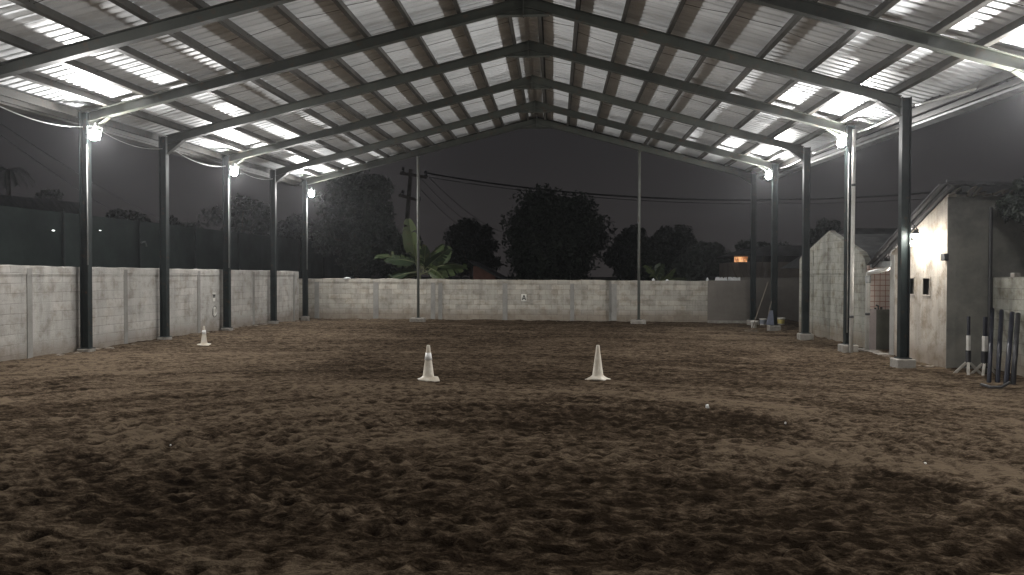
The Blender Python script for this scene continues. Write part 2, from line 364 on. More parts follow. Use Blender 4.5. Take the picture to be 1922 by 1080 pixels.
# ------------------------------------------------------------------ the steel hall
hall = empty('riding_hall', (0, YM, 0), 'open sided steel riding hall with a pitched ribbed metal roof on dark green columns', 'riding hall')
def hb(mb, name, mat, parent=None, **k):
    o = mb.build(name, mat, None, **k); p = parent or hall
    o.parent = p; o.matrix_parent_inverse = Matrix.Translation((0, -YM, 0)) if p is hall else Matrix()
    return o
def H_column(x, y, z0, z1, w=.185, b=.16):
    m = MB(); t1, t2 = .013, .010
    m.box(x - w / 2, x - w / 2 + t1, y - b / 2, y + b / 2, z0, z1); m.box(x + w / 2 - t1, x + w / 2, y - b / 2, y + b / 2, z0, z1)
    m.box(x - w / 2 + t1, x + w / 2 - t1, y - t2 / 2, y + t2 / 2, z0, z1)
    m.box(x - w / 2 - .04, x + w / 2 + .04, y - b / 2 - .04, y + b / 2 + .04, z0 - .016, z0)
    return m
def I_sloped(m, xa, za, xb, zb, y, dep, b=.15):
    """I-beam in the frame plane whose underside runs (xa,za)-(xb,zb)"""
    tf, tw = .013, .010
    def quad(z0a, z0b, d0, d1, hw):
        m.hexa([(xa, y - hw, z0a + d0), (xb, y - hw, z0b + d0), (xb, y + hw, z0b + d0), (xa, y + hw, z0a + d0),
                (xa, y - hw, z0a + d1), (xb, y - hw, z0b + d1), (xb, y + hw, z0b + d1), (xa, y + hw, z0a + d1)])
    quad(za, zb, 0, tf, b / 2); quad(za, zb, dep - tf, dep, b / 2); quad(za, zb, tf, dep - tf, tw / 2)
for i, y in enumerate(FY):
    L, Rr, mx = xl(y), xr(y), xm(y)
    zbL, zbR = .367, .323
    last = i == len(FY) - 1
    if y > 8:
        c = hb(H_column(L, y, zbL, zbotL(L, y) + RD), 'column', M['steel'])
        f = MB(); f.box(L - .15, L + .135, y - .14, y + .14, gz(L, y) - .25, zbL - .017); fo = f.build('footing', M['footing'], c, bevel=.02)
        c = hb(H_column(Rr, y, zbR, zbotR(Rr, y) + RD), 'column', M['steel'])
        f = MB(); w = .19; f.box(Rr - w, Rr + w, y - w, y + w, gz(Rr, y) - .25, zbR - .017); f.build('footing', M['footing'], c, bevel=.025)
    # rafters
    m = MB(); I_sloped(m, L + .101, zbotL(L + .101, y), mx - .004, zbotL(mx - .004, y), y, RD); ra = hb(m, 'rafter', M['beam'])
    # haunch: tapered web and bottom flange under the rafter at the column
    def haunch(sx_, X, zb, hbm, par):
        a = X + sx_ * .101; k = X + sx_ * .56
        m = MB(); yw = .005
        m.prism([(a, hbm), (k, zb(k, y)), (a, zb(a, y))], 'y', y - yw, y + yw)
        m.hexa([(a, y - .075, hbm - .013), (k, y - .075, zb(k, y) - .013), (k, y + .075, zb(k, y) - .013), (a, y + .075, hbm - .013),
                (a, y - .075, hbm), (k, y - .075, zb(k, y)), (k, y + .075, zb(k, y)), (a, y + .075, hbm)])
        m.build('haunch', M['beam'], par)
    if not last: haunch(1, L, zbotL, 5.208 + zz(y), ra)
    m = MB(); I_sloped(m, Rr - .101, zbotR(Rr - .101, y), mx + .004, zbotR(mx + .004, y), y, RD); rb = hb(m, 'rafter', M['beam'])
    haunch(-1, Rr, zbotR, zbotR(Rr - .56, y) - .304, rb)
    # ridge gusset
    zr = 7.594 + zz(y) - .01
    m = MB(); m.prism([(mx - .57, zbotL(mx - .57, y) - .001), (mx - .57 + .02, zr), (mx + .57 - .02, zr), (mx + .57, zbotR(mx + .57, y) - .001), (mx, zbotL(mx, y) + .02)], 'y', y - .006, y + .006)
    m.box(mx - .55, mx + .55, y - .075, y + .075, zr - .013, zr); m.box(mx - .011, mx + .011, y - .08, y + .08, zr - .03, zbotL(mx, y) + RD)
    hb(m, 'ridge_gusset', M['beam'])
Y0, Y1 = .5, 30.25
FRL = [.03, .134, .24, .337, .434, .538, .63, .735, .84, .93]
FRR = [.035, .138, .258, .377, .49, .615, .738, .86, .955]
PD = .15
def purlin(fr, side):
    m = MB(); pts = []
    def P(y):
        if side < 0: x = xm(y) + fr * (xl(y) - .1 - xm(y)); z = zbotL(x, y) + RD
        else: x = xm(y) + fr * (xr0(y) + .1 - xm(y)); z = zbotR(x, y) + RD
        return x, z + .002
    s = .2437 if side < 0 else .278; n = Vector((-s * -side * -1, 0, 1)).normalized() if side > 0 else Vector((-s, 0, 1)).normalized()
    n = Vector((side * s, 0, 1)).normalized(); u = Vector((side * -1 * n.z, 0, n.x * side * 1)); u = Vector((n.z, 0, -n.x)) * side   # u points down the slope
    th = .0035; wf = .085
    for (y0, y1) in ((Y0, YM), (YM, Y1)):
        a = Vector((P(y0)[0], y0, P(y0)[1])); b = Vector((P(y1)[0], y1, P(y1)[1]))
        def slab(u0, u1, n0, n1):
            m.hexa([a + u * u0 + n * n0, a + u * u1 + n * n0, b + u * u1 + n * n0, b + u * u0 + n * n0,
                    a + u * u0 + n * n1, a + u * u1 + n * n1, b + u * u1 + n * n1, b + u * u0 + n * n1])
        slab(0, th, 0, PD); slab(th, wf, 0, th); slab(th, wf, PD - th, PD); slab(wf - th, wf, th, .018); slab(wf - th, wf, PD - .018, PD - th)
    return hb(m, 'purlin', M['purlin'])
for fr in FRL: purlin(fr, -1)
for fr in FRR: purlin(fr, 1)
# ribbed sheets: trapezoid ribs running from ridge to eave
def sheet(side):
    ys = []; hs = []
    y = Y0 - .2
    while y < Y1 + .25:
        for dy, h in ((0, 0), (.135, 0), (.150, .003), (.170, .027), (.203, .027), (.223, .003)):
            ys.append(y + dy); hs.append(h)
        y += .24
    n = 15; vs = []; fs = []
    for yy, h in zip(ys, hs):
        for k in range(n):
            f = k / (n - 1)
            if side < 0:
                x1 = xl(yy) - .55; x0 = xm(yy) - .06; x = x0 + f * (x1 - x0); z = zbotL(x, yy)
            else:
                x1 = xr(yy) + .55; x0 = xm(yy) + .06; x = x0 + f * (x1 - x0); z = zbotR(x, yy)
            z += RD + PD * 1.035 + .006 + h + .004 * math.sin(f * 37 + yy * .9)
            vs.append((x, yy, z))
    m = len(ys)
    for i in range(m - 1):
        for k in range(n - 1):
            a = i * n + k; fs.append((a, a + 1, a + n + 1, a + n))
    o = hb(MB().add(vs, fs), 'roof_sheet', M['sheet'])
    s = o.modifiers.new('thickness', 'SOLIDIFY'); s.thickness = .0012
sheet(-1); sheet(1)
m = MB()
for s in (-1, 1):
    a, b = Y0 - .2, Y1 + .2
    def rp(y, d):
        x = xm(y) + s * d; zb = zbotL(x, y) if s < 0 else zbotR(x, y); return (x, y, zb + RD + PD + .052)
    m.add([rp(a, 0), rp(a, .32), rp(b, .32), rp(b, 0)], [(0, 1, 2, 3)])
o = hb(m, 'ridge_cap', M['sheet']); s_ = o.modifiers.new('thickness', 'SOLIDIFY'); s_.thickness = .003
# sag rods between the purlins, staggered a little
for side, FR in ((-1, FRL), (1, FRR)):
    for i in range(2, len(FY) - 1):
        m = MB()
        for k in range(len(FR) - 1):
            y = (FY[i] + FY[i + 1]) / 2 + (.06 if k % 2 else -.06) + random.uniform(-.03, .03)
            def q(fr, yy, lift):
                x = xm(yy) + fr * ((xl(yy) - .1 if side < 0 else xr0(yy) + .1) - xm(yy)); zb = zbotL(x, yy) if side < 0 else zbotR(x, yy)
                return Vector((x, yy, zb + RD + lift))
            y2 = y + random.uniform(-.25, .25)
            a, b = q(FR[k], y, .09), q(FR[k + 1], y2, .07); mid = (a + b) / 2 + Vector((0, 0, -.015))
            m.tube([a, mid, b], .0055, 5)
        hb(m, 'sag_rod', M['purlin'])
# eave gutters and fascia
def eave(side):
    a, b = Y0, Y1 + .1
    def P(y, d, dz):
        x = (xl(y) - d if side < 0 else xr(y) + d); zb = zbotL(x, y) if side < 0 else zbotR(x, y); return Vector((x, y, zb + RD + PD + dz))
    m = MB()
    for (d0, z0, d1, z1) in ((.50, -.03, .50, -.20), (.50, -.20, .66, -.20), (.66, -.20, .66, -.04)):
        p = [P(a, d0, z0), P(a, d1, z1), P(b, d1, z1), P(b, d0, z0)]; m.add(p, [(0, 1, 2, 3)])
    o = hb(m, 'gutter', M['galv'] if side > 0 else M['purlin']); s = o.modifiers.new('thickness', 'SOLIDIFY'); s.thickness = .004
    m = MB(); m.bar(P(a, .16, -.13), P(b, .16, -.13), .05, .16); hb(m, 'eave_beam', M['purlin'])
    m = MB(); m.bar(P(a, .40, -.15), P(b, .40, -.15), .04, .10); hb(m, 'eave_beam', M['purlin'])
eave(-1); eave(1)
# slender gable posts in the far end frame
for px in (785, 1199):
    p = at(px, 560, y=29.9); g = gz(p.x, 29.9)
    zt = (zbotL(p.x, 29.77) if p.x < xm(29.77) else zbotR(p.x, 29.77))
    m = MB(); m.tube([(p.x, 29.9, g + .16), (p.x, 29.9, zt - .02)], .055, 12); m.box(p.x - .1, p.x + .1, 29.8, 30, g + .15, g + .165)
    m.box(p.x - .07, p.x + .07, 29.75, 29.97, zt - .03, zt + .004)
    c = hb(m, 'gable_post', M['beam'])
    f = MB(); f.box(p.x - .3, p.x + .26, 29.66, 30.12, g - .2, g + .149); f.build('footing', M['footing'], c, bevel=.03)
# trim angle along the far end of the roof
m = MB()
for (x0, x1, zf) in ((xl(30.2) - .5, xm(30.2), zbotL), (xr(30.2) + .5, xm(30.2), zbotR)):
    m.bar((x0, 30.28, zf(x0, 30.2) + RD + .05), (x1, 30.28, zf(x1, 30.2) + RD + .05), .02, .2, (0, 0, 1))
hb(m, 'gable_trim', M['beam'])

# ------------------------------------------------------------------ floodlights
M['glass'] = emit('floodlight_glass', LAMP_COL, FLOOD)
def flood_proto():
    r = empty('floodlight', (0, 0, 0), 'x', 'floodlight', 'floodlights under the eaves')
    m = MB(); m.box(-.05, .0, -.15, .15, -.11, .11)
    for k in range(7): y = -.12 + k * .04; m.box(-.085, -.05, y - .006, y + .006, -.09, .09)
    hs = m.build('housing', M['housing'], r, bevel=.008)
    m = MB(); nn = 20; rings = [(.118, .001), (.112, .022), (.088, .040), (.048, .050), (.006, .053)]
    for rr, xx in rings: m.v += [(xx, rr * math.cos(2 * math.pi * k / nn), rr * math.sin(2 * math.pi * k / nn)) for k in range(nn)]
    m.f += [(i * nn + k, i * nn + (k + 1) % nn, (i + 1) * nn + (k + 1) % nn, (i + 1) * nn + k) for i in range(4) for k in range(nn)] + [tuple(range(4 * nn, 5 * nn))]
    m.build('lens', M['glass'], r, smooth=True)
    m = MB()
    for s in (-1, 1): m.bar((-.025, s * .162, 0), (-.025, s * .162, .17), .02, .006, (1, 0, 0))
    m.bar((-.025, -.165, .17), (-.025, .165, .17), .03, .006); m.tube([(-.025, 0, .17), (-.025, 0, .26)], .018, 8)
    m.build('bracket', M['galv'], r)
    return r
fp = None
FLOODS = [
 (-1, 2, 'unseen floodlight added under the left eave nearest the viewer, continuing the lamp row'),  # out of view, added to carry on the row and light the near roof
 (-1, 4, 'glaring white floodlight at the head of the first left column'),
 (-1, 6, 'glaring white floodlight at the head of the third left column'),
 (-1, 8, 'glaring white floodlight in the far left corner where the walls meet'),
 (1, 1, 'unseen floodlight added under the right eave nearest the viewer to light the foreground'),  # out of view, added for more light on the foreground sand
 (1, 3, 'floodlight at the right frame edge under the roof above the low wall'),
 (1, 5, 'glaring white floodlight beside the white downpipe on a right column'),
 (1, 7, 'glaring white floodlight on the right column above the buckets')]
for side, i, lab in FLOODS:
    y = FY[i]
    x = (xl(y) + .30) if side < 0 else (xr(y) - .24)
    z = (5.208 if side < 0 else zbotR(xr(y) - .56, y) - .304 - zz(y)) + zz(y) - .06
    if i == 8: z = 5.08 + zz(y)
    yy = y - .13
    if fp is None: o = fp = flood_proto(); o['label'] = lab
    else: o = dup(fp, (0, 0, 0), 0, lab)
    yawz = (R(-28) if side < 0 else math.pi + R(28)) 
    o.location = (x, yy, z); o.rotation_euler = (0, R(13 if side < 0 else 2), yawz)

# lamp on the first right column, and a second bulb added to light the plaster
M['bulb'] = emit('wall_lamp_glass', (1, .95, .87), 330)
bl = empty('wall_lamp', (xr(FY[4]) + .14, FY[4] - .2, 2.86), 'bright bare bulb on the green column, with a second bulb added to light the plaster stable wall', 'lamp')
for q in ((0, 0, -.11), (.27, .86, -.22)):
    m = MB(); m.lathe([(.04, .0), (.075, .04), (.072, .085), (.036, .11), (.012, .115)], 14, q); m.build('bulb', M['bulb'], bl, smooth=True)
m = MB(); m.lathe([(.09, -.02), (.06, .02), (.034, .05), (.02, .075)], 14, (0, 0, .0)); m.tube([(0, 0, .06), (-.04, .06, .1), (-.04, .12, .1)], .01, 6); m.lathe([(.06, -.01), (.034, .04), (.02, .075)], 14, (.27, .86, -.11)); m.tube([(-.04, .3, .1), (.12, .6, .14), (.27, .86, -.04)], .008, 6); m.build('holder', M['housing'], bl)

# ------------------------------------------------------------------ boundary walls
def wall_strip(name, pts, thick, top, mat, label, uv, cat='wall', rough_top=.02, step=.35):
    """wall along a polyline of ground points; top(s) gives the height; ragged upper edge"""
    m = MB()
    for (x0, y0), (x1, y1) in zip(pts[:-1], pts[1:]):
        a, b = Vector((x0, y0, 0)), Vector((x1, y1, 0)); L = (b - a).length; d = (b - a) / L; nrm = Vector((-d.y, d.x, 0)) * thick
        n = max(2, int(L / step)); base = len(m.v); prof = []
        for i in range(n + 1):
            p = a + d * (L * i / n); z = top(p.x, p.y) + random.uniform(-rough_top, rough_top); g = gz(p.x, p.y) - .3
            prof.append((p, g, z))
        vs = []
        for p, g, z in prof: vs += [(p.x, p.y, g), (p.x, p.y, z), (p.x + nrm.x, p.y + nrm.y, z + .01), (p.x + nrm.x, p.y + nrm.y, g)]
        fs = [(0, 1, 2, 3), tuple(4 * n + k for k in (3, 2, 1, 0))]
        for i in range(n):
            for k in range(4): fs.append((4 * i + k, 4 * i + 4 + k, 4 * i + 4 + (k + 1) % 4, 4 * i + (k + 1) % 4))
        m.add(vs, fs)
    o = m.build(name, mat, None, uv=uv)
    return tag(o, label, cat)
def lwx(y): return xl(y) - .21
LW_END = 29.62
lw = wall_strip('block_wall', [(lwx(-1.5), -1.5), (lwx(LW_END), LW_END)], .15, lambda x, y: 2.165 - .0027 * (y - 14), M['wall_left'],
                'long grey concrete block wall along the left side behind the columns', 'yz', rough_top=.012)
pil = [5.0, 6.8, 8.5, 10.3, 12.0]
pil += [at(px, 560, x=lwx(16)).y for px in (57, 233, 367, 467, 541)]
for y in pil:
    m = MB(); x = lwx(y); w = .075
    m.box(x - .02, x + .012, y - w, y + w, gz(x, y) - .2, 2.12 - .0027 * (y - 14)); m.build('pilaster', M['pilaster'], lw)
m = MB(); m.hexa([(lwx(-1.5) - .02, -1.5, 2.01), (lwx(-1.5) + .010, -1.5, 2.01), (lwx(29.5) + .010, 29.5, 1.98), (lwx(29.5) - .02, 29.5, 1.98),
                  (lwx(-1.5) - .02, -1.5, 2.168), (lwx(-1.5) + .010, -1.5, 2.168), (lwx(29.5) + .010, 29.5, 2.095), (lwx(29.5) - .02, 29.5, 2.095)])
m.build('ring_beam', M['wall_left'], lw, uv='yz')
# far wall
A_ = at(574, 600, y=31.15); B_ = at(1328, 600, y=30.75); C_ = at(1409, 600, y=30.70)
def bwy(x): return A_.y + (B_.y - A_.y) * (x - A_.x) / (B_.x - A_.x)
bw = wall_strip('block_wall', [(A_.x - .6, bwy(A_.x - .6)), (B_.x, B_.y)], .15, lambda x, y: 1.835 - .004 * (x + 9), M['wall_back'],
                'pale block wall closing the far end, with the letter plate on it', 'xz', rough_top=.016)
for px, w in ((592, .10), (704, .11), (812, .09), (826, .08), (948, .10), (1074, .08), (1150, .15)):
    p = at(px, 560, y=30.95); m = MB(); yy = bwy(p.x)
    m.box(p.x - w, p.x + w, yy - .014, yy + .02, gz(p.x, 31) - .2, 1.80 - .004 * (p.x + 9)); m.build('pilaster', M['pilaster'], bw)
m = MB(); m.hexa([(A_.x, bwy(A_.x) - .016, 1.70), (B_.x, B_.y - .016, 1.64), (B_.x, B_.y + .02, 1.64), (A_.x, bwy(A_.x) + .02, 1.70),
                  (A_.x, bwy(A_.x) - .016, 1.838), (B_.x, B_.y - .016, 1.775), (B_.x, B_.y + .02, 1.775), (A_.x, bwy(A_.x) + .02, 1.838)])
m.build('ring_beam', M['wall_back'], bw, uv='xz')
m = MB()
for k in range(90):
    x = random.uniform(A_.x + .3, B_.x); s = random.uniform(.02, .08) ; y = bwy(x) - random.uniform(.06, .3); g = gz(x, y)
    m.hexa([(x + random.uniform(-.3, .3) * s + dx * s, y + dy * s * .7, g - .03 + (dz * s * .75 * random.uniform(.7, 1.2))) for dz in (0, 1) for dx, dy in ((-1, -1), (1, -1), (1, 1), (-1, 1))])
for k in range(150):
    y = random.uniform(11, 29); x = lwx(y) + random.uniform(.05, .25); s = random.uniform(.02, .07); g = gz(x, y)
    m.hexa([(x + dx * s, y + dy * s * 1.2, g - .02 + (dz * s * .8 * random.uniform(.7, 1.2))) for dz in (0, 1) for dx, dy in ((-1, -1), (1, -1), (1, 1), (-1, 1))])
tag(m.build('rubble', M['soil_clod']), 'crumbs of broken block along the foot of the walls', 'rubble', kind='stuff')
# panelled section between the far wall and the last right column
px0 = B_.x + .01; pw = C_.x - px0; yb = B_.y - .02
pr = empty('panel_wall', (px0, yb, 0), 'smooth grey panelled screen between the far block wall and the last right column', 'screen')
g0 = gz(px0, yb)
def PB(m, x0, x1, y0, y1, z0, z1): return m.box(x0, x1, y0, y1, z0, z1)
m = MB(); PB(m, 0, pw, .0, .1, g0 - .2, 1.80); m.build('wall', M['cement'], pr, bevel=.01)
m = MB(); cols = [0, .22 * pw, .52 * pw, .86 * pw, pw]
for a, b, z0, z1 in ((.02, .2, 1.08, 1.74), (.22, .56, 1.08, 1.74), (.60, .86, 1.08, 1.74), (.88, .98, 1.08, 1.74), (.02, .36, .34, 1.04), (.38, .69, .34, 1.04), (.71, .98, .34, 1.04)):
    m.box(a * pw, b * pw, -.012, .0, z0, z1)
m.build('panel', M['cement'], pr, bevel=.004)
m = MB(); m.box(-.02, pw + .3, -.22, -.005, g0 - .2, g0 + .1); m.build('plinth', M['footing'], pr, bevel=.02)
# dim wall of the yard beyond
m = wall_strip('yard_wall', [(8.35, 33.2), (14.5, 32.2)], .15, lambda x, y: 1.9, M['cement'], 'dim cement wall at the back of the yard behind the buckets', 'xz')

# letter plate
p = at(983.5, 559, y=30.9); ly = bwy(p.x) - .02
sg = empty('letter_sign', (p.x, ly, p.z), 'small white plate with a black letter A on the far block wall', 'sign')
M['plate'] = paint('white_plate', (.78, .77, .72), (.68, .66, .6), .5, 8); M['ink'] = paint('black_ink', (.012, .012, .012), None, .6, 8)
m = MB(); m.box(-.11, .10, -.012, .0, -.145, .145); m.build('plate', M['plate'], sg, bevel=.004)
m = MB()
def seg(a, b, w=.034): m.bar((a[0], -.0155, a[1]), (b[0], -.0155, b[1]), w, .006, (0, 1, 0))
m = MB(); m.prism([(-.085, -.10), (-.048, -.10), (0.0, .062), (.048, -.10), (.085, -.10), (.022, .10), (-.022, .10)], 'y', -.018, -.0125)
m.box(-.05, .05, -.0185, -.013, -.058, -.026); m.build('letter', M['ink'], sg)
# weathered plates on the left wall
for (px, py, lab, kind) in ((401, 558, 'upper of two weathered white marks on the left block wall', 0), (402, 585, 'lower ring shaped white mark on the left block wall', 1)):
    p = at(px, py, x=lwx(22)); x = lwx(p.y)
    e = empty('wall_mark', (x, p.y, p.z), lab, 'wall mark')
    m = MB()
    if kind == 0:
        m.box(.0, .008, -.10, .07, -.13, -.02); m.box(.0, .008, -.12, .10, .09, .13); m.build('plate', M['plate'], e)
        m = MB(); m.box(.0, .010, -.06, .06, .03, .075); m.box(.0, .010, -.05, .04, -.012, .02); m.build('smudge', M['ink'], e)
    else:
        pts = [(0.006, .11 * math.cos(a), .12 * math.sin(a)) for a in np.linspace(-2.4, 2.4, 16)]
        m.tube(pts, .016, 6); m.box(0, .008, -.03, .03, -.08, .1); m.build('plate', M['plate'], e)
        m = MB(); m.tube([(.004, .15 * math.cos(a), .17 * math.sin(a)) for a in np.linspace(0, 6.28, 18)], .014, 5); m.build('smudge', M['pilaster'], e)

# ------------------------------------------------------------------ block gable building on the right
GX = 8.98; GY = 22.85
st = empty('gable_building', (GX, GY, 0), 'grey block building with a pointed gable facing the riding floor', 'building')
def loc(m_, name, mat, root, **k):      # geometry given in world coordinates, child of an empty
    o = m_.build(name, mat, None, **k); o.parent = root; o.matrix_parent_inverse = Matrix.Translation(-Vector(root.location)); return o
gg = .12
m = MB(); m.prism([(20.05, gg - .3), (25.7, gg - .3), (25.7, 2.52), (25.55, 2.60), (22.95, 3.27), (22.80, 3.30), (22.66, 3.24), (20.4, 2.60), (20.15, 2.42), (20.05, 2.2)], 'x', GX, GX + .15)
w_ = loc(m, 'wall', M['gable'], st, uv='yz')
m = MB(); m.prism([(GX + .15, gg - .3), (14.5, gg - .3), (14.5, 2.35), (GX + .15, 2.35)], 'y', 20.07, 20.2); loc(m, 'side_wall', M['gable'], st, uv='xz')
m = MB(); m.prism([(GX + .15, gg - .3), (14.5, gg - .3), (14.5, 2.35), (GX + .15, 2.35)], 'y', 25.5, 25.65); loc(m, 'side_wall', M['gable'], st, uv='xz')
m = MB(); m.box(GX - .012, GX + .02, 20.3, 25.4, 2.06, 2.30); m.box(GX - .010, GX + .02, 22.72, 22.90, gg - .2, 2.06); m.box(GX - .014, GX + .02, 24.25, 24.5, gg - .2, 2.75); loc(m, 'beam', M['gable'], st, uv='yz')
m = MB(); m.box(GX - .004, GX + .02, 21.35, 21.50, 2.62, 2.92); loc(m, 'vent_hole', M['void'], st)
m = MB()
for s, ye in ((-1, 19.95), (1, 25.75)): m.hexa([(GX + .16, GY, 3.16), (14.6, GY, 3.16), (14.6, ye, 2.36), (GX + .16, ye, 2.36), (GX + .16, GY, 3.2), (14.6, GY, 3.2), (14.6, ye, 2.4), (GX + .16, ye, 2.4)])
loc(m, 'roof', M['roofdark'], st)

# ------------------------------------------------------------------ wash bay with pink tiles
M['tile'] = None
t = NT('pink_wall_tile'); b = t.new('ShaderNodeTexBrick'); t.l.new(t.tc.outputs['UV'], b.inputs['Vector']); b.offset = 0
for k, v in (('Scale', 1), ('Brick Width', .135), ('Row Height', .135), ('Mortar Size', .008), ('Mortar Smooth', .1)): b.inputs[k].default_value = v
b.inputs['Color1'].default_value = (.80, .70, .65, 1); b.inputs['Color2'].default_value = (.76, .66, .61, 1); b.inputs['Mortar'].default_value = (.42, .20, .14, 1)
M['tile'] = t.out(t.mix(.3, b.outputs['Color'], t.ramp(t.noise(3, 4), (.3, .75), (.7, 1)), 'MULTIPLY'), .3)
wb = empty('wash_bay', (9.5, 19.8, 0), 'wash bay with pink square wall tiles above a grey half wall', 'wash bay')
m = MB(); m.box(9.0, 10.4, 20.02, 20.066, gg - .3, 2.26); loc(m, 'tile_wall', M['tile'], wb, uv='xz')
m = MB(); m.box(8.84, 9.05, 19.55, 19.67, gg - .3, 1.17); loc(m, 'half_wall', paint('lit_lavender_render', (.32, .28, .28), (.26, .23, .23), .9, 2), wb, bevel=.01)  # lit face of the half wall, its light put into the paler colour
m = MB(); m.box(9.052, 9.9, 19.58, 19.67, gg - .3, 1.165); loc(m, 'half_wall', paint('shaded_dark_render', (.10, .105, .09), (.08, .08, .07), .9, 2), wb, bevel=.01)  # shaded face of the same wall, its shade put into the dark colour
m = MB(); m.box(8.72, 9.5, 18.5, 20.0, gg - .2, gg + .05); loc(m, 'threshold', M['footing'], wb, bevel=.02)
m = MB(); m.tube([(9.12, 19.62, 1.165), (9.12, 19.62, 1.25), (9.06, 19.6, 1.27)], .022, 8); m.tube([(9.19, 19.62, 1.165), (9.19, 19.62, 1.23)], .03, 8); m.tube([(9.05, 19.62, 1.165), (9.05, 19.62, 1.21)], .03, 8); loc(m, 'tap', M['housing'], wb)
wl_ = empty('tube_lamp', (9.32, 18.62, 2.1), 'tube lamp inside the pink tiled wash bay', 'lamp')
m = MB(); m.tube([(0, -.02, -.35), (0, -.02, .35)], .016, 8); m.build('tube', emit('tube_glass', (1, .92, .84), 420), wl_); m = MB(); m.box(-.03, .03, .005, .05, -.38, .38); m.build('housing', M['housing'], wl_)

# ------------------------------------------------------------------ plaster stable with the mono-pitch end
SX = 8.95; SY0 = 15.8; SY1 = 18.47
def srz(y): return 3.62 - .41 * (y - SY0)
sb = empty('stable_building', (SX, 17, 0), 'plastered stable with a steep sloping roof edge and two narrow wall slots', 'building')
def slot_poly(px0, px1, py0, py1):
    ya = at(px1, py0, x=SX).y; yb = at(px0, py0, x=SX).y; zt = at((px0 + px1) / 2, py0, x=SX).z; zb = at((px0 + px1) / 2, py1, x=SX).z
    return ya, yb, zb, zt
s1 = slot_poly(1733, 1746, 523, 553); s2 = slot_poly(1705, 1717, 524, 552)
# front wall built as strips round the two slots
m = MB()
def fw(y0, y1, z0, z1=None):
    top = (lambda y: srz(y)) if z1 is None else (lambda y: z1)
    m.hexa([(SX, y0, z0), (SX + .16, y0, z0), (SX + .16, y1, z0), (SX, y1, z0), (SX, y0, top(y0)), (SX + .16, y0, top(y0)), (SX + .16, y1, top(y1)), (SX, y1, top(y1))])
zb = min(s1[2], s2[2]); zt = max(s1[3], s2[3])
fw(SY0, SY1, gg - .3, zb); fw(SY0, SY1, zt, None); fw(SY0, s1[0], zb, zt); fw(s1[1], s2[0], zb, zt); fw(s2[1], SY1, zb, zt)
loc(m, 'wall', M['plaster'], sb, uv='yz')
for s in (s1, s2):
    m = MB(); y0, y1 = s[0], s[1]
    for (a, b, c, d) in ((y0 - .03, y0, zb - .03, zt + .03), (y1, y1 + .03, zb - .03, zt + .03), (y0, y1, zt, zt + .03), (y0, y1, zb - .03, zb)): m.box(SX - .014, SX + .10, a, b, c, d)
    o = loc(m, 'slot_frame', M['plaster'], sb, uv='yz')
    m = MB(); m.box(SX + .13, SX + .15, y0, y1, zb, zt); loc(m, 'slot_back', M['void'], sb)
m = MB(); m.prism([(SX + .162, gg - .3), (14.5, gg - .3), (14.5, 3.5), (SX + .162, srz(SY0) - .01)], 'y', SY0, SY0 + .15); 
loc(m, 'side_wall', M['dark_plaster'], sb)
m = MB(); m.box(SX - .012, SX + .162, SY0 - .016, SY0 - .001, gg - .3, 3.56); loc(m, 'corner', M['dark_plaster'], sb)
m = MB(); m.prism([(SX + .162, gg - .3), (10.2, gg - .3), (10.2, 2.45), (SX + .162, 2.45)], 'y', SY1 - .15, SY1); loc(m, 'side_wall', M['cement'], sb)
m = MB(); m.box(SX - .02, SX + .03, SY1 - .22, SY1 + .012, gg - .3, 2.48); loc(m, 'corner', M['pilaster'], sb, bevel=.01)
# corrugated roof edge
m = MB(); n = 46
for k in range(n + 1):
    x = SX - .22 + k * .115; dz = .028 * math.sin(k * 2.1)
    for y in (15.62, 17.4, 19.35): m.v.append((x, y, srz(y) + .10 + dz))
m.f += [(3 * k + j, 3 * k + 3 + j, 3 * k + 4 + j, 3 * k + 1 + j) for k in range(n) for j in range(2)]
o = loc(m, 'roof', M['roofdark'], sb); q = o.modifiers.new('thickness', 'SOLIDIFY'); q.thickness = .012
m = MB(); m.bar((SX - .10, 15.6, srz(15.6) + .03), (SX - .10, 19.3, srz(19.3) + .03), .04, .07); m.bar((SX - .20, 15.7, srz(15.7) + .14), (SX - .20, 18.9, srz(18.9) + .14), .04, .03); loc(m, 'barge_board', M['roofdark'], sb)
m = MB(); m.bar((SX + .2, 15.70, 3.70), (14, 15.70, 3.60), .06, .12); m.bar((SX - .1, 15.66, 3.86), (11.5, 15.66, 3.74), .05, .05); loc(m, 'roof_beam', M['roofdark'], sb)
m = MB(); r_ = random.Random(21)
for k in range(34):
    x = 8.95 + k * .1 + r_.uniform(-.04, .04); z = 3.60 + r_.uniform(-.05, .03); a_ = r_.uniform(-.5, .5); L_ = r_.uniform(.12, .3)
    m.bar((x, 15.60 + r_.uniform(-.08, .05), z), (x + L_ * math.cos(a_), 15.68 + r_.uniform(-.1, .1), z + L_ * math.sin(a_) * .8 + r_.uniform(.02, .12)), r_.uniform(.03, .10), r_.uniform(.012, .05))
loc(m, 'ragged_roof_edge', M['bark'], sb)
p = at(1776, 483, x=SX); m = MB(); m.box(SX - .09, SX - .001, SY0 - .06, SY0 + .10, p.z - .07, p.z + .07); loc(m, 'junction_box', M['housing'], sb, bevel=.01)
p = at(1723, 430, x=SX - .12); m = MB(); m.tube([(SX - .12, p.y + .5, p.z + .15), (SX - .14, p.y + .2, p.z + .12), (SX - .12, p.y, p.z - .02), (SX - .12, p.y, p.z - .28)], .012, 6); m.lathe([(.014, 0), (.02, .02), (.014, .05)], 8, (SX - .12, p.y, p.z - .31)); loc(m, 'hanging_cord', M['black_wire'], sb)
p = at(1859, 500, y=SY0 - .05); m = MB(); m.tube([(p.x, SY0 - .05, gg), (p.x, SY0 - .05, 3.35)], .035, 10); loc(m, 'drain_pipe', M['housing'], sb)
